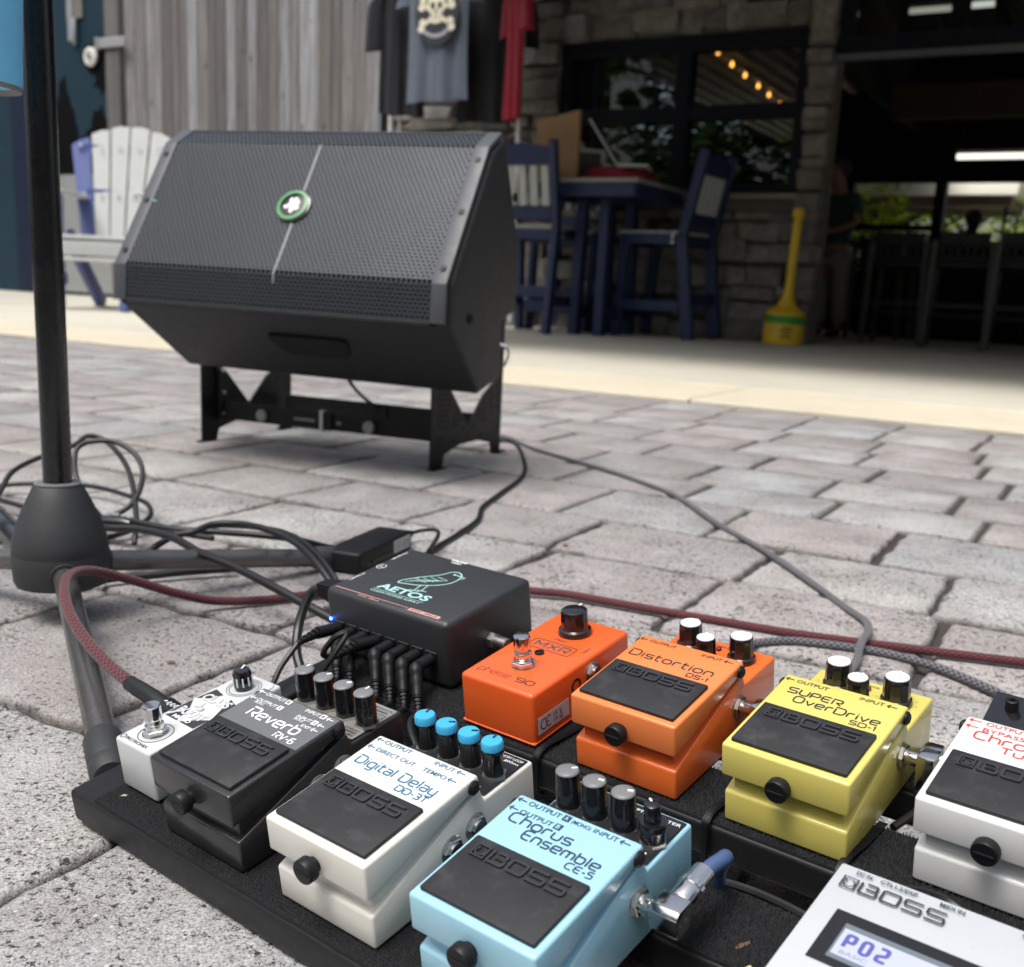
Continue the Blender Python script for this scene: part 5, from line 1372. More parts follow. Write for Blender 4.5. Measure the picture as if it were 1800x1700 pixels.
# ------------------------------------------------------------------ power supply
p = thing('power_supply', 'black boxy pedal power supply with pale bird print', 'power supply', MBOARD @ T(-.2865, .1455, 0))
AET = simple('black_texture_paint', (.018,.020,.023), .46, var=.1, vs=50, bump=.5, bs=1600, bd=.0003, dust=.06, spec=.7)
bd = MB().box(0, .126, 0, .097, .0, .0522).build('body', AET, p, (.0050, 4))
MB().box(.004, .122, .004, .093, -.0022, .001).build('base_plate', BLACKP, p)
MINT = simple('mint_print', (.34,.60,.56), .5, var=.05); PINK = simple('pink_print', (.62,.33,.31), .5, var=.05)
m = MB(T(0, 0, .0524)); font_text(m, 'AETOS', .0345, .0215, .0865, .0086, 0, .03); font_text(m, 'CLEAN POWER SUPPLY', .0345, .0150, .0850, .0026, 0, .015); m.ribbon([(.0345, .0190), (.0865, .0190)], .0005); m.build('lettering', MINT, p, None, 0)
m = MB(T(.0300, .0360, .0524) @ S3(1.0, 1.0, 1))
BSC = 1
bird = [(.012, .0000), (.030, .0040), (.044, .0120), (.050, .0200), (.0505, .0300), (.0470, .0370), (.0405, .0400), (.0350, .0370), (.0330, .0300), (.0290, .0250), (.0200, .0160), (.0130, .0060)]
m.ribbon(fillet(bird, .004, True, 3), .0011, True)
for k in range(6): m.ribbon([(.0170+k*.0035, .0045+k*.0022), (.0235+k*.0042, .0135+k*.0018)], .0007)
for k in range(4): m.ribbon([(.0200+k*.004, .0140+k*.0035), (.0330+k*.0035, .0110+k*.0040)], .0006)
m.ribbon([(.0430, .0345), (.0530, .0330), (.0515, .0300)], .0011); m.disc((.0415, .0345), .0013, n=10)
m.ribbon([(.0330, .0050), (.0345, -.0040)], .0009); m.ribbon([(.0380, .0075), (.0400, -.0020)], .0009); m.ribbon([(.0300, -.0050), (.0400, -.0042)], .0009); m.ribbon([(.0360, -.0026), (.0450, -.0016)], .0009)
m.build('bird_print', MINT, p, None, 0)
m = MB(T(0, 0, .0524)); m.ribbon([(.0070, .0035), (.0070, .0062), (.0830, .0062), (.0830, .0035)], .0005); font_text(m, '9VDC 100mA', .034, .0022, .056, .0025); m.poly([(.0850, .0032), (.1150, .0032), (.1150, .0072), (.0850, .0072)]); m.build('pink_marks', PINK, p, None, 0)
m = MB(T(0, 0, .0526)); font_text(m, '9VDC 300mA', .0870, .0040, .1130, .0023); m.build('small_text', AET, p, None, 0)
m = MB(T(0, 0, .0524)); font_text(m, '120VAC Out', .0000, .0735, .0180, .0027, rot=((.006, .074, 0), pi/2)); font_text(m, '120VAC In', .0000, .0200, .0160, .0027, rot=((.004, .024, 0), pi/2)); font_text(m, 'WALRUS', .0480, .0915, .0640, .0030, 0, .03); font_text(m, 'AUDIO', .0510, .0880, .0610, .0024, 0, .03)
m.ribbon([(.0085+.0040*cos(2*pi*k/20), .0530+.0040*sin(2*pi*k/20)) for k in range(20)], .0005, True); font_text(m, 'UL', .0062, .0515, .0108, .0032); m.build('white_marks', WHITE, p, None, 0)
for k in range(8):
    x = .0135+k*.0137
    MB().box(x-.0055, x+.0055, -.0012, .0002, .0165, .0275).build('output_socket', GLOSSB, p, (.0006, 1))
MB(T(.0045, -.0006, .0272) @ RX(pi/2)).lathe([(.0012, 0), (.0012, .0008)], 10).build('led', emitter('blue_led', (.03, .12, 1.0), 14), p)
bt = MB(T(.1265, .0460, .0215) @ RY(pi/2)).lathe([(.0062, -.001), (.0062, .0035)], 6).build('bolt', STEEL, p)
MB(T(.1265, .0460, .0215) @ RY(pi/2)).lathe([(.0048, .0035), (.0048, .014), (.0040, .0148)], 20).build('stud', STEEL, bt)

# dc plugs and leads
def world_b(pts): return [tuple(MBOARD @ Vector(q)) for q in pts]
def dc_plug(k, angled, lead, label):
    x = -.2865+.0135+k*.0137; y = .1455-.0012; z = .022
    t = thing('dc_plug', label, 'plug', MBOARD @ T(x, y, z), 'black leads plugged into the power supply')
    if angled:
        MB().cyl((0, -.0005, 0), (0, -.014, 0), .0045, n=16).build('barrel', BLACKP, t)
        e = Vector((.002, -.0175, .0)); dn = Vector((.0095, -.010, -.0135))
        MB().tube(spline([(0, -.0135, 0), tuple(e), tuple(e+dn*.4), tuple(e+dn)], 5), [.0044]*4+[.0050]*4+[.0044]*4+[.0040]*4, 14).build('elbow', BLACKP, t)
        n0 = e+dn
        bo = MB()
        for q in range(5): bo.cyl(tuple(n0+dn.normalized()*.0026*q), tuple(n0+dn.normalized()*(.0026*q+.0017)), .0036-.0003*q, n=12)
        bo.cyl(tuple(n0), tuple(n0+dn.normalized()*.014), .0022, n=10); bo.build('strain_relief', BLACKP, t)
        s0 = n0+dn.normalized()*.013
    else:
        MB().cyl((0, -.0005, 0), (-.002, -.020, .003), .0046, .0048, n=16).build('barrel', BLACKP, t)
        bo = MB()
        for q in range(4): bo.cyl((-.002-.0006*q, -.0205-.004*q, .003-.0004*q), (-.002-.0006*q, -.0232-.004*q, .003-.0004*q), .0040-.0004*q, n=12)
        bo.cyl((-.002, -.020, .003), (-.0045, -.038, .001), .0022, n=10); bo.build('strain_relief', BLACKP, t)
        s0 = Vector((-.0045, -.037, .001))
    loc = [tuple(s0)] + [(q[0]-x, q[1]-y, q[2]-z) for q in lead]
    MB().tube(spline(loc, 7), .0021, 8).build('lead', CABLE, t)
dc_plug(0, 0, [(-.276, .088, .012), (-.268, .070, .004), (-.262, .052, .004), (-.24, .03, -.012)], 'straight power lead leftmost on the supply, curving down to the board')
dc_plug(1, 1, [(-.236, .104, .004), (-.222, .085, .0), (-.200, .070, -.010), (-.15, .06, -.016)], 'angled power lead second from the blue light')
dc_plug(2, 1, [(-.226, .100, .004), (-.208, .088, .0), (-.185, .078, -.010), (-.14, .07, -.016)], 'angled power lead third from the blue light')
dc_plug(3, 0, [(-.236, .096, .030), (-.226, .100, .044), (-.220, .106, .046), (-.222, .094, .034), (-.228, .080, .014), (-.21, .065, -.008)], 'straight power lead looping up in front of the supply')
for k, nm in ((4, 'fifth'), (5, 'sixth'), (6, 'seventh'), (7, 'eighth')):
    x = -.2865+.0135+k*.0137
    dc_plug(k, 1, [(x+.022, .098, .001), (x+.036, .086, -.002), (x+.058, .078, -.010), (x+.10, .09, -.018)], 'angled power lead %s from the blue light on the supply' % nm)
iec = thing('mains_plug', 'ribbed black mains plug in the side of the power supply', 'plug', MBOARD @ T(-.2865, .1850, .026))
MB().box(-.030, .0015, -.013, .013, -.010, .010).build('body', BLACKP, iec, (.004, 3))
bo = MB()
for q in range(5): bo.box(-.034-.0042*q, -.0312-.0042*q, -.0085+.0006*q, .0085-.0006*q, -.0075+.0005*q, .0075-.0005*q)
bo.box(-.050, -.029, -.005, .005, -.0045, .0045); bo.build('strain_relief', BLACKP, iec)
MB().tube(spline([(-.049, 0, 0), (-.060, -.006, -.006), (-.060, -.022, -.028), (-.044, -.040, -.046), (-.022, -.045, -.058), (.01, -.02, -.062)], 6), .0040, 10).build('cable', CABLE, iec)

# zip ties round the rear rails
def ziptie(x, label):
    t = thing('cable_tie', label, 'cable tie', MBOARD @ T(x, .114, 0), 'black cable ties round the board rail')
    pth = [(.003, .052, .0006), (.002, .030, .0018), (0, .008, .0034), (0, -.0016, .0005), (0, -.0030, -.006), (-.0006, -.0028, -.018), (-.001, -.0022, -.0265)]
    P = spline(pth, 6); m = MB(); vs = []; fs = []
    for q in P: vs += [(q.x-.0024, q.y, q.z), (q.x+.0024, q.y, q.z)]
    n = len(P)
    for i in range(n-1): fs.append((2*i, 2*i+1, 2*i+3, 2*i+2))
    off = len(vs); vs += [(v[0], v[1]+.0006, v[2]-.0008) for v in vs]
    fs += [(off+2*i+2, off+2*i+3, off+2*i+1, off+2*i) for i in range(n-1)] + [(2*i, 2*i+2, off+2*i+2, off+2*i) for i in range(n-1)] + [(2*i+3, 2*i+1, off+2*i+1, off+2*i+3) for i in range(n-1)]
    m.add(vs, fs); st = m.build('strap', BLACKP, t)
    m = MB()
    for i in range(2, n-1):
        for e in (0, .5):
            q = P[i].lerp(P[min(i+1, n-1)], e); d = (P[min(i+1, n-1)]-P[i]).normalized(); up = Vector((1, 0, 0)).cross(d)
            if up.z + (-up.y)*.6 < 0: up = -up
            a = [q+Vector((s*.0018, 0, 0))+d*w*.00045 for s in (-1, 1) for w in (-1, 1)]
            b_ = [x_+up*.0007 for x_ in a]
            m.add(a+b_, [(4, 5, 7, 6), (0, 1, 5, 4), (2, 6, 7, 3), (0, 4, 6, 2), (1, 3, 7, 5)])
    m.build('teeth', BLACKP, st, None, 0)
ziptie(-.0590, 'ribbed black cable tie between the red-orange and orange pedals')
ziptie(.0610, 'ribbed black cable tie between the orange and yellow pedals')
ziptie(.1385, 'ribbed black cable tie between the yellow and white tuner pedals')

# patch plugs
def pancake(M, label):
    t = thing('patch_plug', label, 'plug', M, 'silver patch plugs between pedals')
    MB().cyl((0, 0, 0), (.006, 0, 0), .0042, n=20).build('collar', CHROME, t)
    b_ = MB().box(.006, .0165, -.0065, .0065, -.020, .0065).build('housing', CHROME, t, (.0012, 2))
    MB(T(.0166, 0, -.010) @ RY(pi/2)).lathe([(.0042, 0), (.0042, .0003)], 20).build('cap_screw', STEEL, b_)
    MB().tube(spline([(.011, 0, -.019), (.011, .002, -.026), (.014, .012, -.030), (.02, .03, -.032)], 5), .0024, 8).build('cable', CABLE, t)
pancake(MBOARD @ T(-.0346+.0716+.0042, .1183+.078, .0258), 'silver patch plug joining the orange and yellow pedals')
pancake(MBOARD @ T(.0667+.0716+.0042, .1191+.078, .0258), 'silver patch plug in the side of the yellow pedal')
pancake(MBOARD @ T(.1687-.0042, .1275+.076, .0258) @ RZ(pi), 'silver patch plug in the side of the white tuner')
ra = thing('angled_plug', 'nickel right angle plug with blue cable in the chorus pedal', 'plug', MBOARD @ T(.0107+.0716+.0042, -.0691+.078, .0258))
MB().lathe([(.0052, 0), (.0052, .0035), (.0045, .0037), (.0045, .006)], 28, RY(pi/2), lambda r, z, a, k: r*(1-.05*(k % 2)) if z < .0036 else r).build('collar', CHROME, ra)
MB(T(.0060, 0, 0)).prism_x([(-.0070, -.0055), (-.0070, .0045), (-.0045, .0072), (.0065, .0072), (.0085, .0045), (.0085, -.0055), (.006, -.0075), (-.0045, -.0075)], 0, .0150).build('elbow_block', CHROME, ra, (.0008, 2))
brl = MB().lathe([(.0062, 0), (.0066, .001), (.0066, .0095), (.0072, .0100), (.0072, .0130), (.0064, .0135), (.0060, .0235), (.0050, .0240)], 36, T(.0135, .0080, .001) @ RX(radians(-84)) , lambda r, z, a, k: r*(1-.05*(k % 2)) if .0099 < z < .0131 else r).build('barrel', CHROME, ra, None, 35)
BLUEC = simple('blue_cable_jacket', (.045,.085,.19), .5, var=.12, vs=60)
MB().tube(spline([(.0136, .029, .0033), (.0148, .037, .0042), (.0164, .0440, .0042), (.0160, .0480, .0030), (.0125, .0535, -.004), (.0075, .0585, -.014), (.004, .062, -.030)], 6), .0040, 14).build('cable', BLUEC, ra)
# thin black lead crossing the gap behind the chorus pedal
ld = MB().tube(spline(world_b([(.075, .086, -.014), (.100, .089, -.013), (.125, .087, -.012), (.150, .082, -.011), (.168, .074, -.004)]), 8), .0025, 8).build('thin_lead', CABLE, None)
tag(ld, 'thin black lead in the gap in front of the yellow pedal', 'cable')
# ------------------------------------------------------------------ wedge speaker
_yaw, _ro = radians(-21.58), radians(-.87)
MSPK = T(-.7343, 1.9583, .2847) @ RZ(_yaw) @ RY(-_ro)
spk = thing('stage_monitor', 'black wedge stage monitor speaker lying on its side on a stand', 'speaker', MSPK)
L = .668
prof = [(0, 0), (.002, .067), (.141, .286), (.191, .314)]
back = [(.320, .142), (.345, .022), (.272, .004), (.290, -.100), (.175, -.122)]
poly = prof + back
n = len(poly); v = []; f = []
ins = [0, 0, 0, .002, .018, .024, .022, .026, .020]
for s in (0, 1):
    for (h_, u_), t in zip(poly, ins): v.append((t if s == 0 else L-t, h_+.006 if (h_, u_) in prof else h_, u_))
f = [tuple(range(n)), tuple(range(n, 2*n))[::-1]] + [((i+1) % n, i, n+i, n+(i+1) % n) for i in range(n)]
m = MB(); m.add(v, f); cab = m.build('cabinet', CABINET, spk, (.008, 3))
def along(t):                                   # point and normal on the front profile, t in metres
    for (a, b) in zip(prof, prof[1:]):
        d = hypot(b[0]-a[0], b[1]-a[1])
        if t <= d or b == prof[-1]:
            q = t/d; nx, nz = -(b[1]-a[1])/d, (b[0]-a[0])/d
            return a[0]+(b[0]-a[0])*q, a[1]+(b[1]-a[1])*q, nx, nz
        t -= d
TL = sum(hypot(b[0]-a[0], b[1]-a[1]) for a, b in zip(prof, prof[1:]))
def fp(x, t, off):
    y, z, ny, nz = along(t); return (x, y+ny*off, z+nz*off)
# perforated grille: every hole is a cell with walls, in staggered rows
bands = []; acc = 0
for a, b in zip(prof, prof[1:]):
    d = hypot(b[0]-a[0], b[1]-a[1]); bands.append((acc, acc+d)); acc += d
px_, py_ = .0092, .0068
x0, x1 = .030, L-.030; vs = []; fs = []
t = .010; row = 0
while t < TL-.012:
    bnd = [b for b in bands if b[0] <= t+py_/2 <= b[1]]
    x = x0 - (px_/2 if row % 2 else 0)
    while x < x1:
        a0, a1 = max(x, x0), min(x+px_, x1)
        if a1-a0 > .004:
            i0, i1 = a0+.0013, a1-.0013; j0, j1 = t+.0014, t+py_-.0014
            b = len(vs)
            vs += [fp(a0, t, .0075), fp(a1, t, .0075), fp(a1, t+py_, .0075), fp(a0, t+py_, .0075), fp(i0, j0, .0075), fp(i1, j0, .0075), fp(i1, j1, .0075), fp(i0, j1, .0075), fp(i0, j0, .0045), fp(i1, j0, .0045), fp(i1, j1, .0045), fp(i0, j1, .0045)]
            for k in range(4):
                k2 = (k+1) % 4
                fs += [(b+k, b+k2, b+4+k2, b+4+k), (b+4+k, b+4+k2, b+8+k2, b+8+k)]
        x += px_
    t += py_; row += 1
TT = t
m = MB(); m.add(vs, fs); gr = m.build('grille', GRILLE, spk, None, 0); 
ts = [.0] + [q for b in bands[:-1] for q in (b[1],)] + [TL-.004]
m = MB()
for a, b in zip(ts, ts[1:]): m.add([fp(.02, a, .0030), fp(L-.02, a, .0030), fp(L-.02, b-1e-5, .0030), fp(.02, b-1e-5, .0030)], [(0, 1, 2, 3)])
m.build('foam', FOAM, gr, None, 0)
def strip(name, xa, xb, ta, tb, o0, o1, mat, par):
    m = MB(); ks = sorted(set([ta, tb] + [b[1] for b in bands if ta < b[1] < tb])); V = []
    for q in ks:
        e = 1e-6 if q != tb else -1e-6
        V += [fp(xa, q, o0), fp(xb, q, o0), fp(xb, q, o1), fp(xa, q, o1)]
    F = [(0, 1, 2, 3), tuple(4*len(ks)-4+i for i in (3, 2, 1, 0))]
    for i in range(len(ks)-1):
        for j in range(4): F.append((4*i+j, 4*i+4+j, 4*i+4+(j+1) % 4, 4*i+(j+1) % 4))
    m.add(V, F); return m.build(name, mat, par, (.0012, 2))
sl_ = strip('side_strip', .005, .031, .004, TL-.002, .001, .0095, TRIM, spk)
sr_ = strip('side_strip', L-.031, L-.005, .004, TL-.002, .001, .0095, TRIM, spk)
strip('edge_strip', .0312, L-.0312, .0005, .0085, .001, .0088, TRIMD, spk); strip('edge_strip', .0312, L-.0312, TL-.008, TL-.0015, .001, .0088, TRIMD, spk)
for xx, par in ((.018, sl_), (L-.018, sr_)):
    for tq in (.090, .1975, .300):
        y, z, ny, nz = along(tq); o = Vector((xx, y+ny*.0095, z+nz*.0095)); d = Vector((0, ny, nz))
        MB().cyl(tuple(o), tuple(o+d*.0014), .0055, .0048, n=14).build('screw', BLACKP, par)
strip('centre_line', .3392, .3430, .050, .326, .0076, .0088, simple('pale_line', (.22,.235,.235), .4), gr)
# badge: ring, dark disc, small white figure-like blob group
y, z, ny, nz = along(.195)
MBAD = T(.334, y+ny*.0078, z+nz*.0078) @ Matrix(((1, 0, 0, 0), (0, (.141-.002)/.2594, ny, 0), (0, (.286-.067)/.2594, nz, 0), (0, 0, 0, 1)))
bdg = MB(MBAD @ S3(.80, .80, 1)).lathe([(.040, 0), (.040, .004), (.036, .0048)], 36).build('badge', GLOSSB, spk)
MB(MBAD @ S3(.80, .80, 1)).lathe([(.037, .0045), (.037, .0072), (.0345, .0078), (.0300, .0078), (.0290, .0040)], 36, caps=False).build('badge_ring', simple('green_ring', (.10,.30,.13), .35), bdg)
m = MB(MBAD @ T(0, 0, .0052))
for c, rx, ry in (((-.004, .001), .007, .005), ((.006, .006), .006, .006), ((.008, -.004), .005, .005), ((-.006, .010), .003, .006), ((-.012, -.003), .005, .0035), ((.0, -.009), .004, .006), ((.003, .012), .004, .004)): m.disc(c, rx, ry, 14); m.M = m.M @ T(0, 0, .00012)
m.build('badge_emblem', simple('white_emblem', (.85,.87,.85), .4), bdg, None, 0)
y, z, ny, nz = along(.1975)
MB(T(.0345, y+ny*.0079, z+nz*.0079)).lathe([(.003, 0), (.0025, .0015)], 10, RX(-atan2(-ny, nz))).build('power_light', emitter('green_light', (.20, .55, .32), .5), gr)
# handle recess under the front lip and fly-point plugs on the end panel
hn = MB(T(.365, .080, -.0560) @ RX(radians(-34.9))).prism_z(fillet([(-.085, -.030), (.085, -.030), (.065, .030), (-.065, .030)], .018, True), -.003, .0015).build('handle_recess', FOAM, cab)
for h_, u_ in ((.262, .222), (.09, .012)): MB(T(L-.0055 if u_ < .1 else L-.0085, h_, u_) @ RY(pi/2)).lathe([(.008, 0), (.008, .0035)], 12).build('fly_point_plug', FOAM, cab)

# ------------------------------------------------------------------ stand under the speaker
MST = T(-.1477, 1.9720, 0) @ RZ(radians(-23.9))
ss = thing('speaker_stand', 'low black folding metal stand with perforated plates under the speaker', 'stand', MST)
pp_ = [(-.022, 0), (.022, 0), (.030, .024), (.09, .036), (.175, .036), (.236, .024), (.243, 0), (.280, 0), (.284, .30), (.262, .30), (.250, .155), (.188, .122), (.130, .070), (.055, .142), (-.004, .178), (-.022, .178)]
for x in (0.0, -.533):
    pl_ = MB().prism_x(pp_, x-.002, x+.002).build('side_plate', BLACKM, ss)
    m = MB()
    for i in range(30):
        for j in range(14):
            y = .0+.0105*i+(.005 if j % 2 else 0); z = .045+.0105*j
            if y > .275: continue
            # inside test against the plate outline with margin
            c = False; k = len(pp_)-1
            for q in range(len(pp_)):
                if (pp_[q][1] > z) != (pp_[k][1] > z) and y < (pp_[k][0]-pp_[q][0])*(z-pp_[q][1])/(pp_[k][1]-pp_[q][1])+pp_[q][0]: c = not c
                k = q
            dmin = min(abs((p2[0]-p1[0])*(p1[1]-z)-(p1[0]-y)*(p2[1]-p1[1]))/max(1e-6, hypot(p2[0]-p1[0], p2[1]-p1[1])) for p1, p2 in zip(pp_, pp_[1:]+pp_[:1]))
            if c and dmin > .008:
                for sx in (-.00205, .00205):
                    m.add([(x+sx, y+.0033*cos(2*pi*a/6), z+.0033*sin(2*pi*a/6)) for a in range(6)], [tuple(range(6))])
    m.build('perforation', FOAM, pl_, None, 0)
    for ya, yb in ((-.030, .024), (.240, .288)): MB().box(x-.008 if x else x-.002, x+.002 if x else x+.012, ya, yb, .0, .003).build('foot', BLACKM, pl_)
    MB().box(x-.012 if x == 0 else x+.0021, x-.0021 if x == 0 else x+.012, .022, .040, .045, .150).build('hinge', BLACKM, pl_, (.002, 1))
    for z in (.055, .10, .145): MB().cyl((x-.0021-.010 if x == 0 else x+.0021+.010, .03, z), (x-.0021-.016 if x == 0 else x+.0021+.016, .03, z), .004, n=10).build('rivet', STEEL, pl_)
for y, kn in ((.034, True), (.245, False)):
    b1 = MB().box(-.520, -.255, y, y+.004, .044, .080).build('cross_bar', BLACKM, ss, (.001, 1))
    b2 = MB().box(-.290, -.013, y+.0045, y+.0085, .044, .079).build('cross_bar', BLACKM, ss, (.001, 1))
    if kn:
        for x, par in ((-.422, b1), (-.166, b2)):
            MB(T(x, y-.001, .060) @ RX(pi/2)).lathe([(.0125, 0), (.0125, .006), (.0105, .0075)], 22).build('clamp_knob', simple('grey_knob', (.36,.37,.36), .45), par)
        SLOTM = simple('slot_light', (.30,.30,.29), .6)
        for xa, xb, par in ((-.345, -.295, b1), (-.243, -.232, b2)): MB().box(xa, xb, y-.0006, y-.0001, .058, .064).build('slot', SLOTM, par)
        MB().box(-.282, -.274, y-.003, y+.009, .040, .083).build('sleeve', STEEL, b1)

# ------------------------------------------------------------------ microphone stand
MIC = Vector((-.445, 1.02, 0))
ms = thing('microphone_stand', 'black tripod stand with rubber cone hub at the picture edge', 'stand', T(*MIC))
MB().cyl((0, 0, .05), (0, 0, 1.25), .0136, n=28).build('pole', BLACKT, ms)
HUB = simple('hub_rubber', (.026,.028,.031), .6, var=.12, vs=40, dust=.08)
hb = MB().lathe([(.030, .036), (.0425, .037), (.0445, .042), (.0455, .060), (.0453, .068), (.0450, .0690), (.0453, .0698), (.0440, .082), (.0390, .100), (.0300, .120), (.0235, .1335), (.0215, .1355), (.0150, .1358)], 48).build('hub', HUB, ms, None, 40)
MB().lathe([(.0215, .1357), (.0220, .1375), (.0185, .1385), (.0145, .1385)], 32).build('collar', simple('grey_collar', (.14,.145,.15), .5), hb)
for end in ((.175, -.341), (.235, .235), (-.330, .155)):
    d = Vector((end[0], end[1], -.046)); p0 = Vector((0, 0, .058)); nrm = d.normalized()
    lg = MB().cyl(tuple(p0+nrm*.028), tuple(p0+d), .0108, n=22).build('leg', LEGM, ms)
    MB().cyl(tuple(p0+nrm*.030), tuple(p0+nrm*.047), .0142, .0138, n=22).build('leg_socket', HUB, lg)
    MB().lathe([(.0125, 0), (.0138, .004), (.0138, .034), (.0132, .036), (.0138, .038), (.0138, .046), (.0115, .052)], 24, T(*(p0+d-nrm*.034)) @ nrm.to_track_quat('Z', 'Y').to_matrix().to_4x4()).build('rubber_foot', HUB, lg)
tb2 = MB().tube([(-.72, 1.42, .016), (-.535, 1.165, .016)], .0155, 20).build('metal_tube', BLACKT, None)
tag(tb2, 'thick black tube lying on the paving behind the cone hub', 'tube')

# drink can in a holder on the pole
cn = thing('drink_can', 'blue tin can with yellow patch at the top corner of the picture', 'can', T(-.470, .930, .487) @ RY(radians(3)))
CANB = simple('sky_blue_label', (.18,.58,.92), .45, var=.08, vs=30)
MB().lathe([(.0455, .004), (.0455, .16)], 48).build('label_sleeve', CANB, cn)
TIN = simple('dull_tin', (.22,.215,.21), .5, metal=.5, var=.3, vs=50)
MB().lathe([(.036, .006), (.040, .003), (.0445, .0), (.0453, .0015), (.0453, .0045)], 48).build('tin_bottom', TIN, cn)
MB().lathe([(.0452, .1605), (.0452, .163), (.043, .165)], 48).build('tin_rim', TIN, cn)
m = MB(); V = []
for k in range(7):
    a = radians(-62+k*6); V += [(.0457*cos(a), .0457*sin(a), .070+.003*(k % 2)), (.0457*cos(a), .0457*sin(a), .105-.003*(k % 3))]
m.add(V, [(2*k, 2*k+2, 2*k+3, 2*k+1) for k in range(6)]); pt_ = m.build('yellow_patch', simple('pale_yellow_print', (.68,.62,.30), .5), cn, None, 0)
a = radians(-38); m = MB(T(.0461*cos(a), .0461*sin(a), .083) @ RZ(a+pi/2) @ RX(pi/2)); font_text(m, 'S', -.003, 0, .003, .009); m.build('letter', WINK, pt_, None, 0)
hl = thing('can_holder', 'black ring holder clamping the blue can to the stand pole', 'holder', T(-.445, 1.02, .628))
m = MB(); m.tube([(-.025+.0475*cos(2*pi*k/40), -.090+.0475*sin(2*pi*k/40), 0) for k in range(41)], .0016, 8); m.build('ring', BLACKM, hl)
MB().cyl((-.018, -.042, 0), (-.006, -.016, 0), .005, n=10).build('arm', BLACKM, hl); MB().lathe([(.0138, -.012), (.0185, -.012), (.0185, .012), (.0138, .012)], 24).build('clamp', BLACKP, hl)

# ------------------------------------------------------------------ adapter brick behind the supply
br = thing('adapter_brick', 'black power adapter brick lying behind the power supply', 'adapter', T(-.225, 1.238, 0) @ RZ(radians(-19.5)))
MB().box(0, .050, 0, .146, .0, .026).build('case', BLACKP, br, (.004, 3))
MB().box(.0502, .0512, .03, .085, .008, .012).build('seam_ridge', BLACKP, br)
lb_ = MB().box(.0501, .0506, .092, .138, .006, .022).build('label', simple('grey_label', (.45,.46,.47), .5), br)
m = MB(T(.0508, .094, .008) @ Matrix(((0, 0, 1, 0), (1, 0, 0, 0), (0, 1, 0, 0), (0, 0, 0, 1))))
for k in range(4): m.ribbon([(.002, .002+k*.003), (.014+.003*(k % 2), .002+k*.003)], .0006)
m.ribbon([(.028+.004*cos(2*pi*k/16), .006+.004*sin(2*pi*k/16)) for k in range(16)], .0008, True); m.ribbon([(.038, .002), (.038, .011)], .0012)
m.build('label_marks', simple('label_ink', (.05,.05,.03), .6), lb_, None, 0)
bo = MB()
for q in range(6): bo.cyl((.035, .147+.0045*q, .014), (.035, .1498+.0045*q, .014), .0066-.0004*q, n=14)
bo.cyl((.035, .144, .014), (.035, .176, .014), .0035, n=10); bo.build('strain_relief', BLACKP, br)
MB().tube(spline([(.035, .174, .014), (.045, .190, .016), (.066, .185, .020), (.085, .150, .022), (.095, .10, .014)], 7), .0028, 8).build('lead', CABLE, br)

# ------------------------------------------------------------------ cables on the paving
def cable(name, label, pts, r, mat, n=12, seg=9):
    o = MB().tube(spline(pts, seg), r, n).build(name, mat, None, None, 60)
    return tag(o, label, 'cable')
RED = m_braid('red_braid', (.165,.011,.021), (.007,.005,.006))
GREYB = m_braid('grey_braid', (.17,.165,.185), (.030,.029,.034), 5, 150)
cable('power_cable', 'black cable running from the stage monitor toward the adapter', [(-.12, 2.45, .004), (-.048, 2.377, .004), (0, 2.323, .004), (.02, 2.083, .004), (.016, 1.916, .004), (-.02, 1.746, .004), (-.046, 1.629, .004), (-.05, 1.534, .004), (-.073, 1.438, .004), (-.095, 1.362, .004), (-.111, 1.291, .004), (-.10, 1.22, .004)], .0040, CABLE)
cable('guitar_cable', 'grey braided cable curving from the stage monitor to the yellow pedal', [(-.10, 2.50, .0045), (-.044, 2.43, .0045), (-.007, 2.387, .0045), (.043, 2.25, .0045), (.172, 2.035, .0045), (.227, 1.927, .0045), (.281, 1.79, .0045), (.313, 1.588, .0045), (.348, 1.431, .0045), (.371, 1.279, .0045), (.384, 1.158, .0052), (.388, 1.105, .0075), (.372, 1.050, .0140), (.352, 1.010, .0130), (.335, .970, .006), (.31, .93, .005)], .0040, GREYB)
cable('guitar_cable', 'grey braided cable lying from the orange pedal toward the picture edge', [(.150, .94, .005), (.194, .984, .005), (.239, 1.015, .005), (.265, 1.029, .005), (.295, 1.035, .005), (.339, 1.025, .005), (.379, 1.009, .005), (.413, .978, .005), (.433, .945, .005), (.449, .909, .005), (.469, .857, .005), (.52, .80, .005)], .0043, GREYB)
rp = thing('red_cable', 'thick red and black braided cable looping round the stand leg to the boost pedal', 'cable', T(-.305, 1.09, 0))
mm = MB(T(.305, -1.09, 0)); mm.tube(spline([(-.262, .716, .053), (-.298, .756, .054), (-.332, .797, .059), (-.362, .84, .066), (-.383, .882, .071), (-.395, .923, .073), (-.391, .963, .066), (-.369, 1.0, .048), (-.338, 1.035, .026), (-.305, 1.065, .010), (-.261, 1.090, .0055), (-.21, 1.121, .0055), (-.126, 1.168, .0055), (-.029, 1.179, .0055), (.029, 1.17, .0055), (.069, 1.163, .0055), (.131, 1.133, .0055), (.218, 1.093, .0055), (.301, 1.057, .0055), (.382, 1.033, .0055), (.511, 1.0, .0055), (.588, .987, .0055), (.75, .99, .0055)], 10), .0046, 16)
mm.build('braided_jacket', RED, rp, None, 60)
mm = MB(T(.305, -1.09, 0)); mm.tube(spline([(-.270, .724, .0530), (-.262, .716, .0530), (-.246, .701, .0525), (-.232, .688, .050)], 6), [.0056]*6+[.0060]*6+[.0063]*7, 18); sl2 = mm.build('shrink_sleeve', CABLE, rp, None, 60)
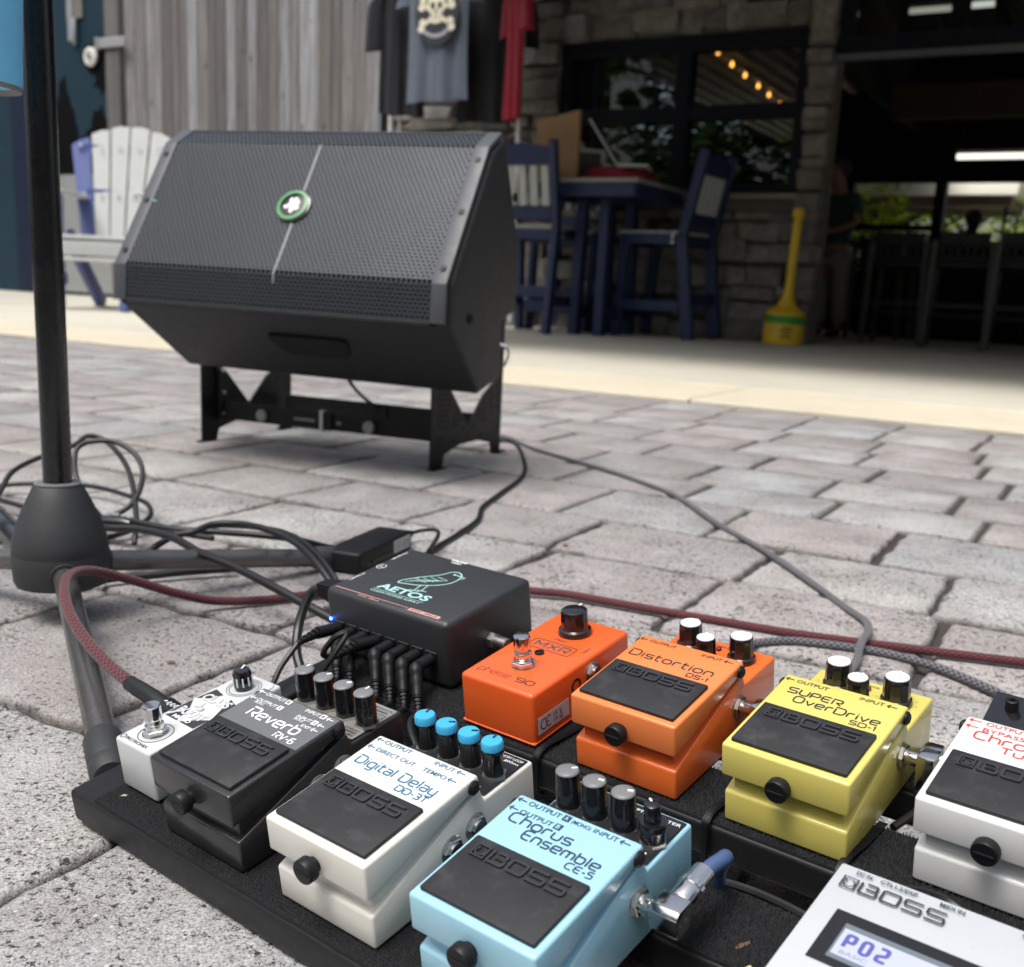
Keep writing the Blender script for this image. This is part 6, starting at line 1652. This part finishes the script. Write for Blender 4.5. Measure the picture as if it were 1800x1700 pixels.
mm = MB(T(.305, -1.09, 0)); mm.cyl((-.232, .688, .050), (-.205, .666, .045), .0085, .0090, n=24); mm.build('plug_barrel', BLACKP, rp)
mm = MB(T(.305, -1.09, 0) @ T(-.2285, .679, .0578) @ RZ(radians(-39)) @ RX(radians(-5)))
for k in range(4): mm.box(.002+k*.004, .0032+k*.004, -.0015, .002, 0, .0016)
mm.disc((-.001, 0), .0013, n=10, z=.0018); mm.build('plug_print', WHITE, rp, None, 0)
for nm, lab, pts, r_ in (
 ('microphone_cable', 'black cable rising in a tall loop behind the stand pole', [(-.70, 1.26, .006), (-.663, 1.315, .042), (-.664, 1.349, .054), (-.667, 1.393, .073), (-.647, 1.437, .087), (-.614, 1.461, .1), (-.601, 1.483, .111), (-.576, 1.482, .105), (-.535, 1.437, .086), (-.507, 1.391, .063), (-.479, 1.324, .033), (-.47, 1.29, .008)], .0036),
 ('microphone_cable', 'black cable closing a round loop right of the stand pole', [(-.526, 1.324, .034), (-.56, 1.367, .047), (-.583, 1.393, .071), (-.594, 1.418, .091), (-.594, 1.431, .103), (-.581, 1.442, .11), (-.548, 1.442, .111), (-.517, 1.429, .098), (-.498, 1.405, .079), (-.491, 1.37, .058), (-.497, 1.346, .042), (-.516, 1.334, .03), (-.54, 1.32, .006)], .0036),
 ('microphone_cable', 'black cable in a wide flat loop on the paving behind the pole', [(-.86, 1.60, .006), (-.797, 1.586, .010), (-.747, 1.588, .016), (-.694, 1.588, .018), (-.653, 1.588, .018), (-.611, 1.567, .018), (-.563, 1.526, .018), (-.523, 1.485, .018), (-.498, 1.434, .016), (-.491, 1.393, .014), (-.496, 1.352, .010), (-.52, 1.31, .006)], .0036),
 ('microphone_cable', 'black cable passing low behind the cone hub', [(-.80, 1.48, .006), (-.738, 1.465, .018), (-.696, 1.444, .018), (-.655, 1.422, .015), (-.598, 1.382, .016), (-.525, 1.322, .022), (-.478, 1.302, .026), (-.418, 1.272, .03), (-.36, 1.25, .03)], .0036),
 ('black_cable', 'thick black cable sloping across the stand leg to the power supply', [(-.56, 1.28, .010), (-.519, 1.263, .035), (-.48, 1.233, .041), (-.439, 1.214, .046), (-.386, 1.174, .049), (-.338, 1.122, .046), (-.284, 1.08, .041), (-.239, 1.039, .036), (-.198, 1.007, .028), (-.165, .985, .02)], .0046),
 ('black_cable', 'black cable arching over the stand leg beside the adapter', [(-.44, 1.20, .01), (-.399, 1.212, .038), (-.372, 1.214, .046), (-.355, 1.235, .051), (-.325, 1.236, .053), (-.284, 1.205, .055), (-.242, 1.164, .051), (-.206, 1.112, .040), (-.18, 1.08, .02)], .0040),
 ('black_cable', 'black cable lying straight behind the stand leg', [(-.479, 1.303, .035), (-.418, 1.273, .034), (-.36, 1.263, .035), (-.308, 1.253, .036), (-.26, 1.262, .030), (-.225, 1.30, .012), (-.21, 1.34, .006)], .0040),
 ('black_cable', 'black cable crossing the stand leg below the arching one', [(-.391, 1.252, .033), (-.37, 1.274, .039), (-.328, 1.274, .041), (-.272, 1.240, .044), (-.229, 1.182, .042), (-.2, 1.13, .034), (-.18, 1.10, .02)], .0034),
 ('black_cable', 'black cable lying low in front of the stand leg', [(-.47, 1.10, .006), (-.444, 1.136, .007), (-.407, 1.156, .007), (-.368, 1.177, .008), (-.32, 1.20, .008)], .0046),
 ('black_cable', 'black cable hanging from the stage monitor down to the paving', [(-.36, 2.10, .19), (-.33, 2.22, .11), (-.28, 2.36, .05), (-.20, 2.44, .008), (-.12, 2.45, .006)], .0036),
): cable(nm, lab, pts, r_, CABLE)
xc = thing('cable_connector', 'dark cable connector lying by the round cable loop', 'connector', T(-.536, 1.322, .028) @ RZ(radians(-19)))
MB().tube([(0, 0, 0), (.012, 0, 0), (.02, 0, 0), (.05, 0, .002), (.062, 0, .002)], [.006, .0085, .009, .009, .0055], 16).build('shell', BLACKT, xc)
MB().cyl((.034, .0, .011), (.044, .0, .0112), .003, n=8).build('latch', STEEL, xc)
sx = thing('cable_connector', 'silver cable plug sticking from the back of the stage monitor', 'connector', MSPK @ T(.628, .300, -.040) @ RZ(radians(20)))
MB().cyl((0, 0, 0), (.016, 0, -.004), .006, .005, n=16).build('shell', CHROME, sx); MB().tube(spline([(.015, 0, -.004), (.020, 0, -.010), (.020, .0, -.022), (.014, .004, -.040)], 6), .0025, 8).build('cable', simple('pale_cable', (.45,.55,.60), .5), sx)
# scraps on the paving
for k, (x, y, s, c, lab) in enumerate(((-.30, .905, .003, (.13,.07,.035), 'brown leaf scrap on the paver left of the power lead'), (.075, 1.42, .004, (.22,.08,.03), 'rust coloured leaf scrap by a paver joint'))):
    m = MB(); r = random.Random(k+40); nn = 7
    m.add([(s*1.7*cos(2*pi*q/nn)*r.uniform(.7, 1.2), s*.8*sin(2*pi*q/nn)*r.uniform(.7, 1.2), r.uniform(.0, .001)) for q in range(nn)]+[(0, 0, .002)], [(q, (q+1) % nn, nn) for q in range(nn)])
    o = m.build('leaf_scrap', simple('scrap_%d' % k, c, .8), None, None, 60); o.matrix_world = T(x, y, .001) @ RZ(k*1.3); tag(o, lab, 'leaf')

# small joined marks stay one part each
for o in bpy.data.objects:
    k_ = o.name.split('.')[0]
    if k_ in ('lettering', 'deck_text', 'white_marks', 'pink_marks', 'small_text', 'perforation', 'marks', 'label_marks', 'label_lines', 'artwork', 'dial_marks', 'artwork_letters', 'bird_print', 'raised_logo', 'plug_print', 'print_arc', 'teeth', 'digits', 'crown', 'grille', 'badge_emblem'):
        o['kind'] = 'stuff'
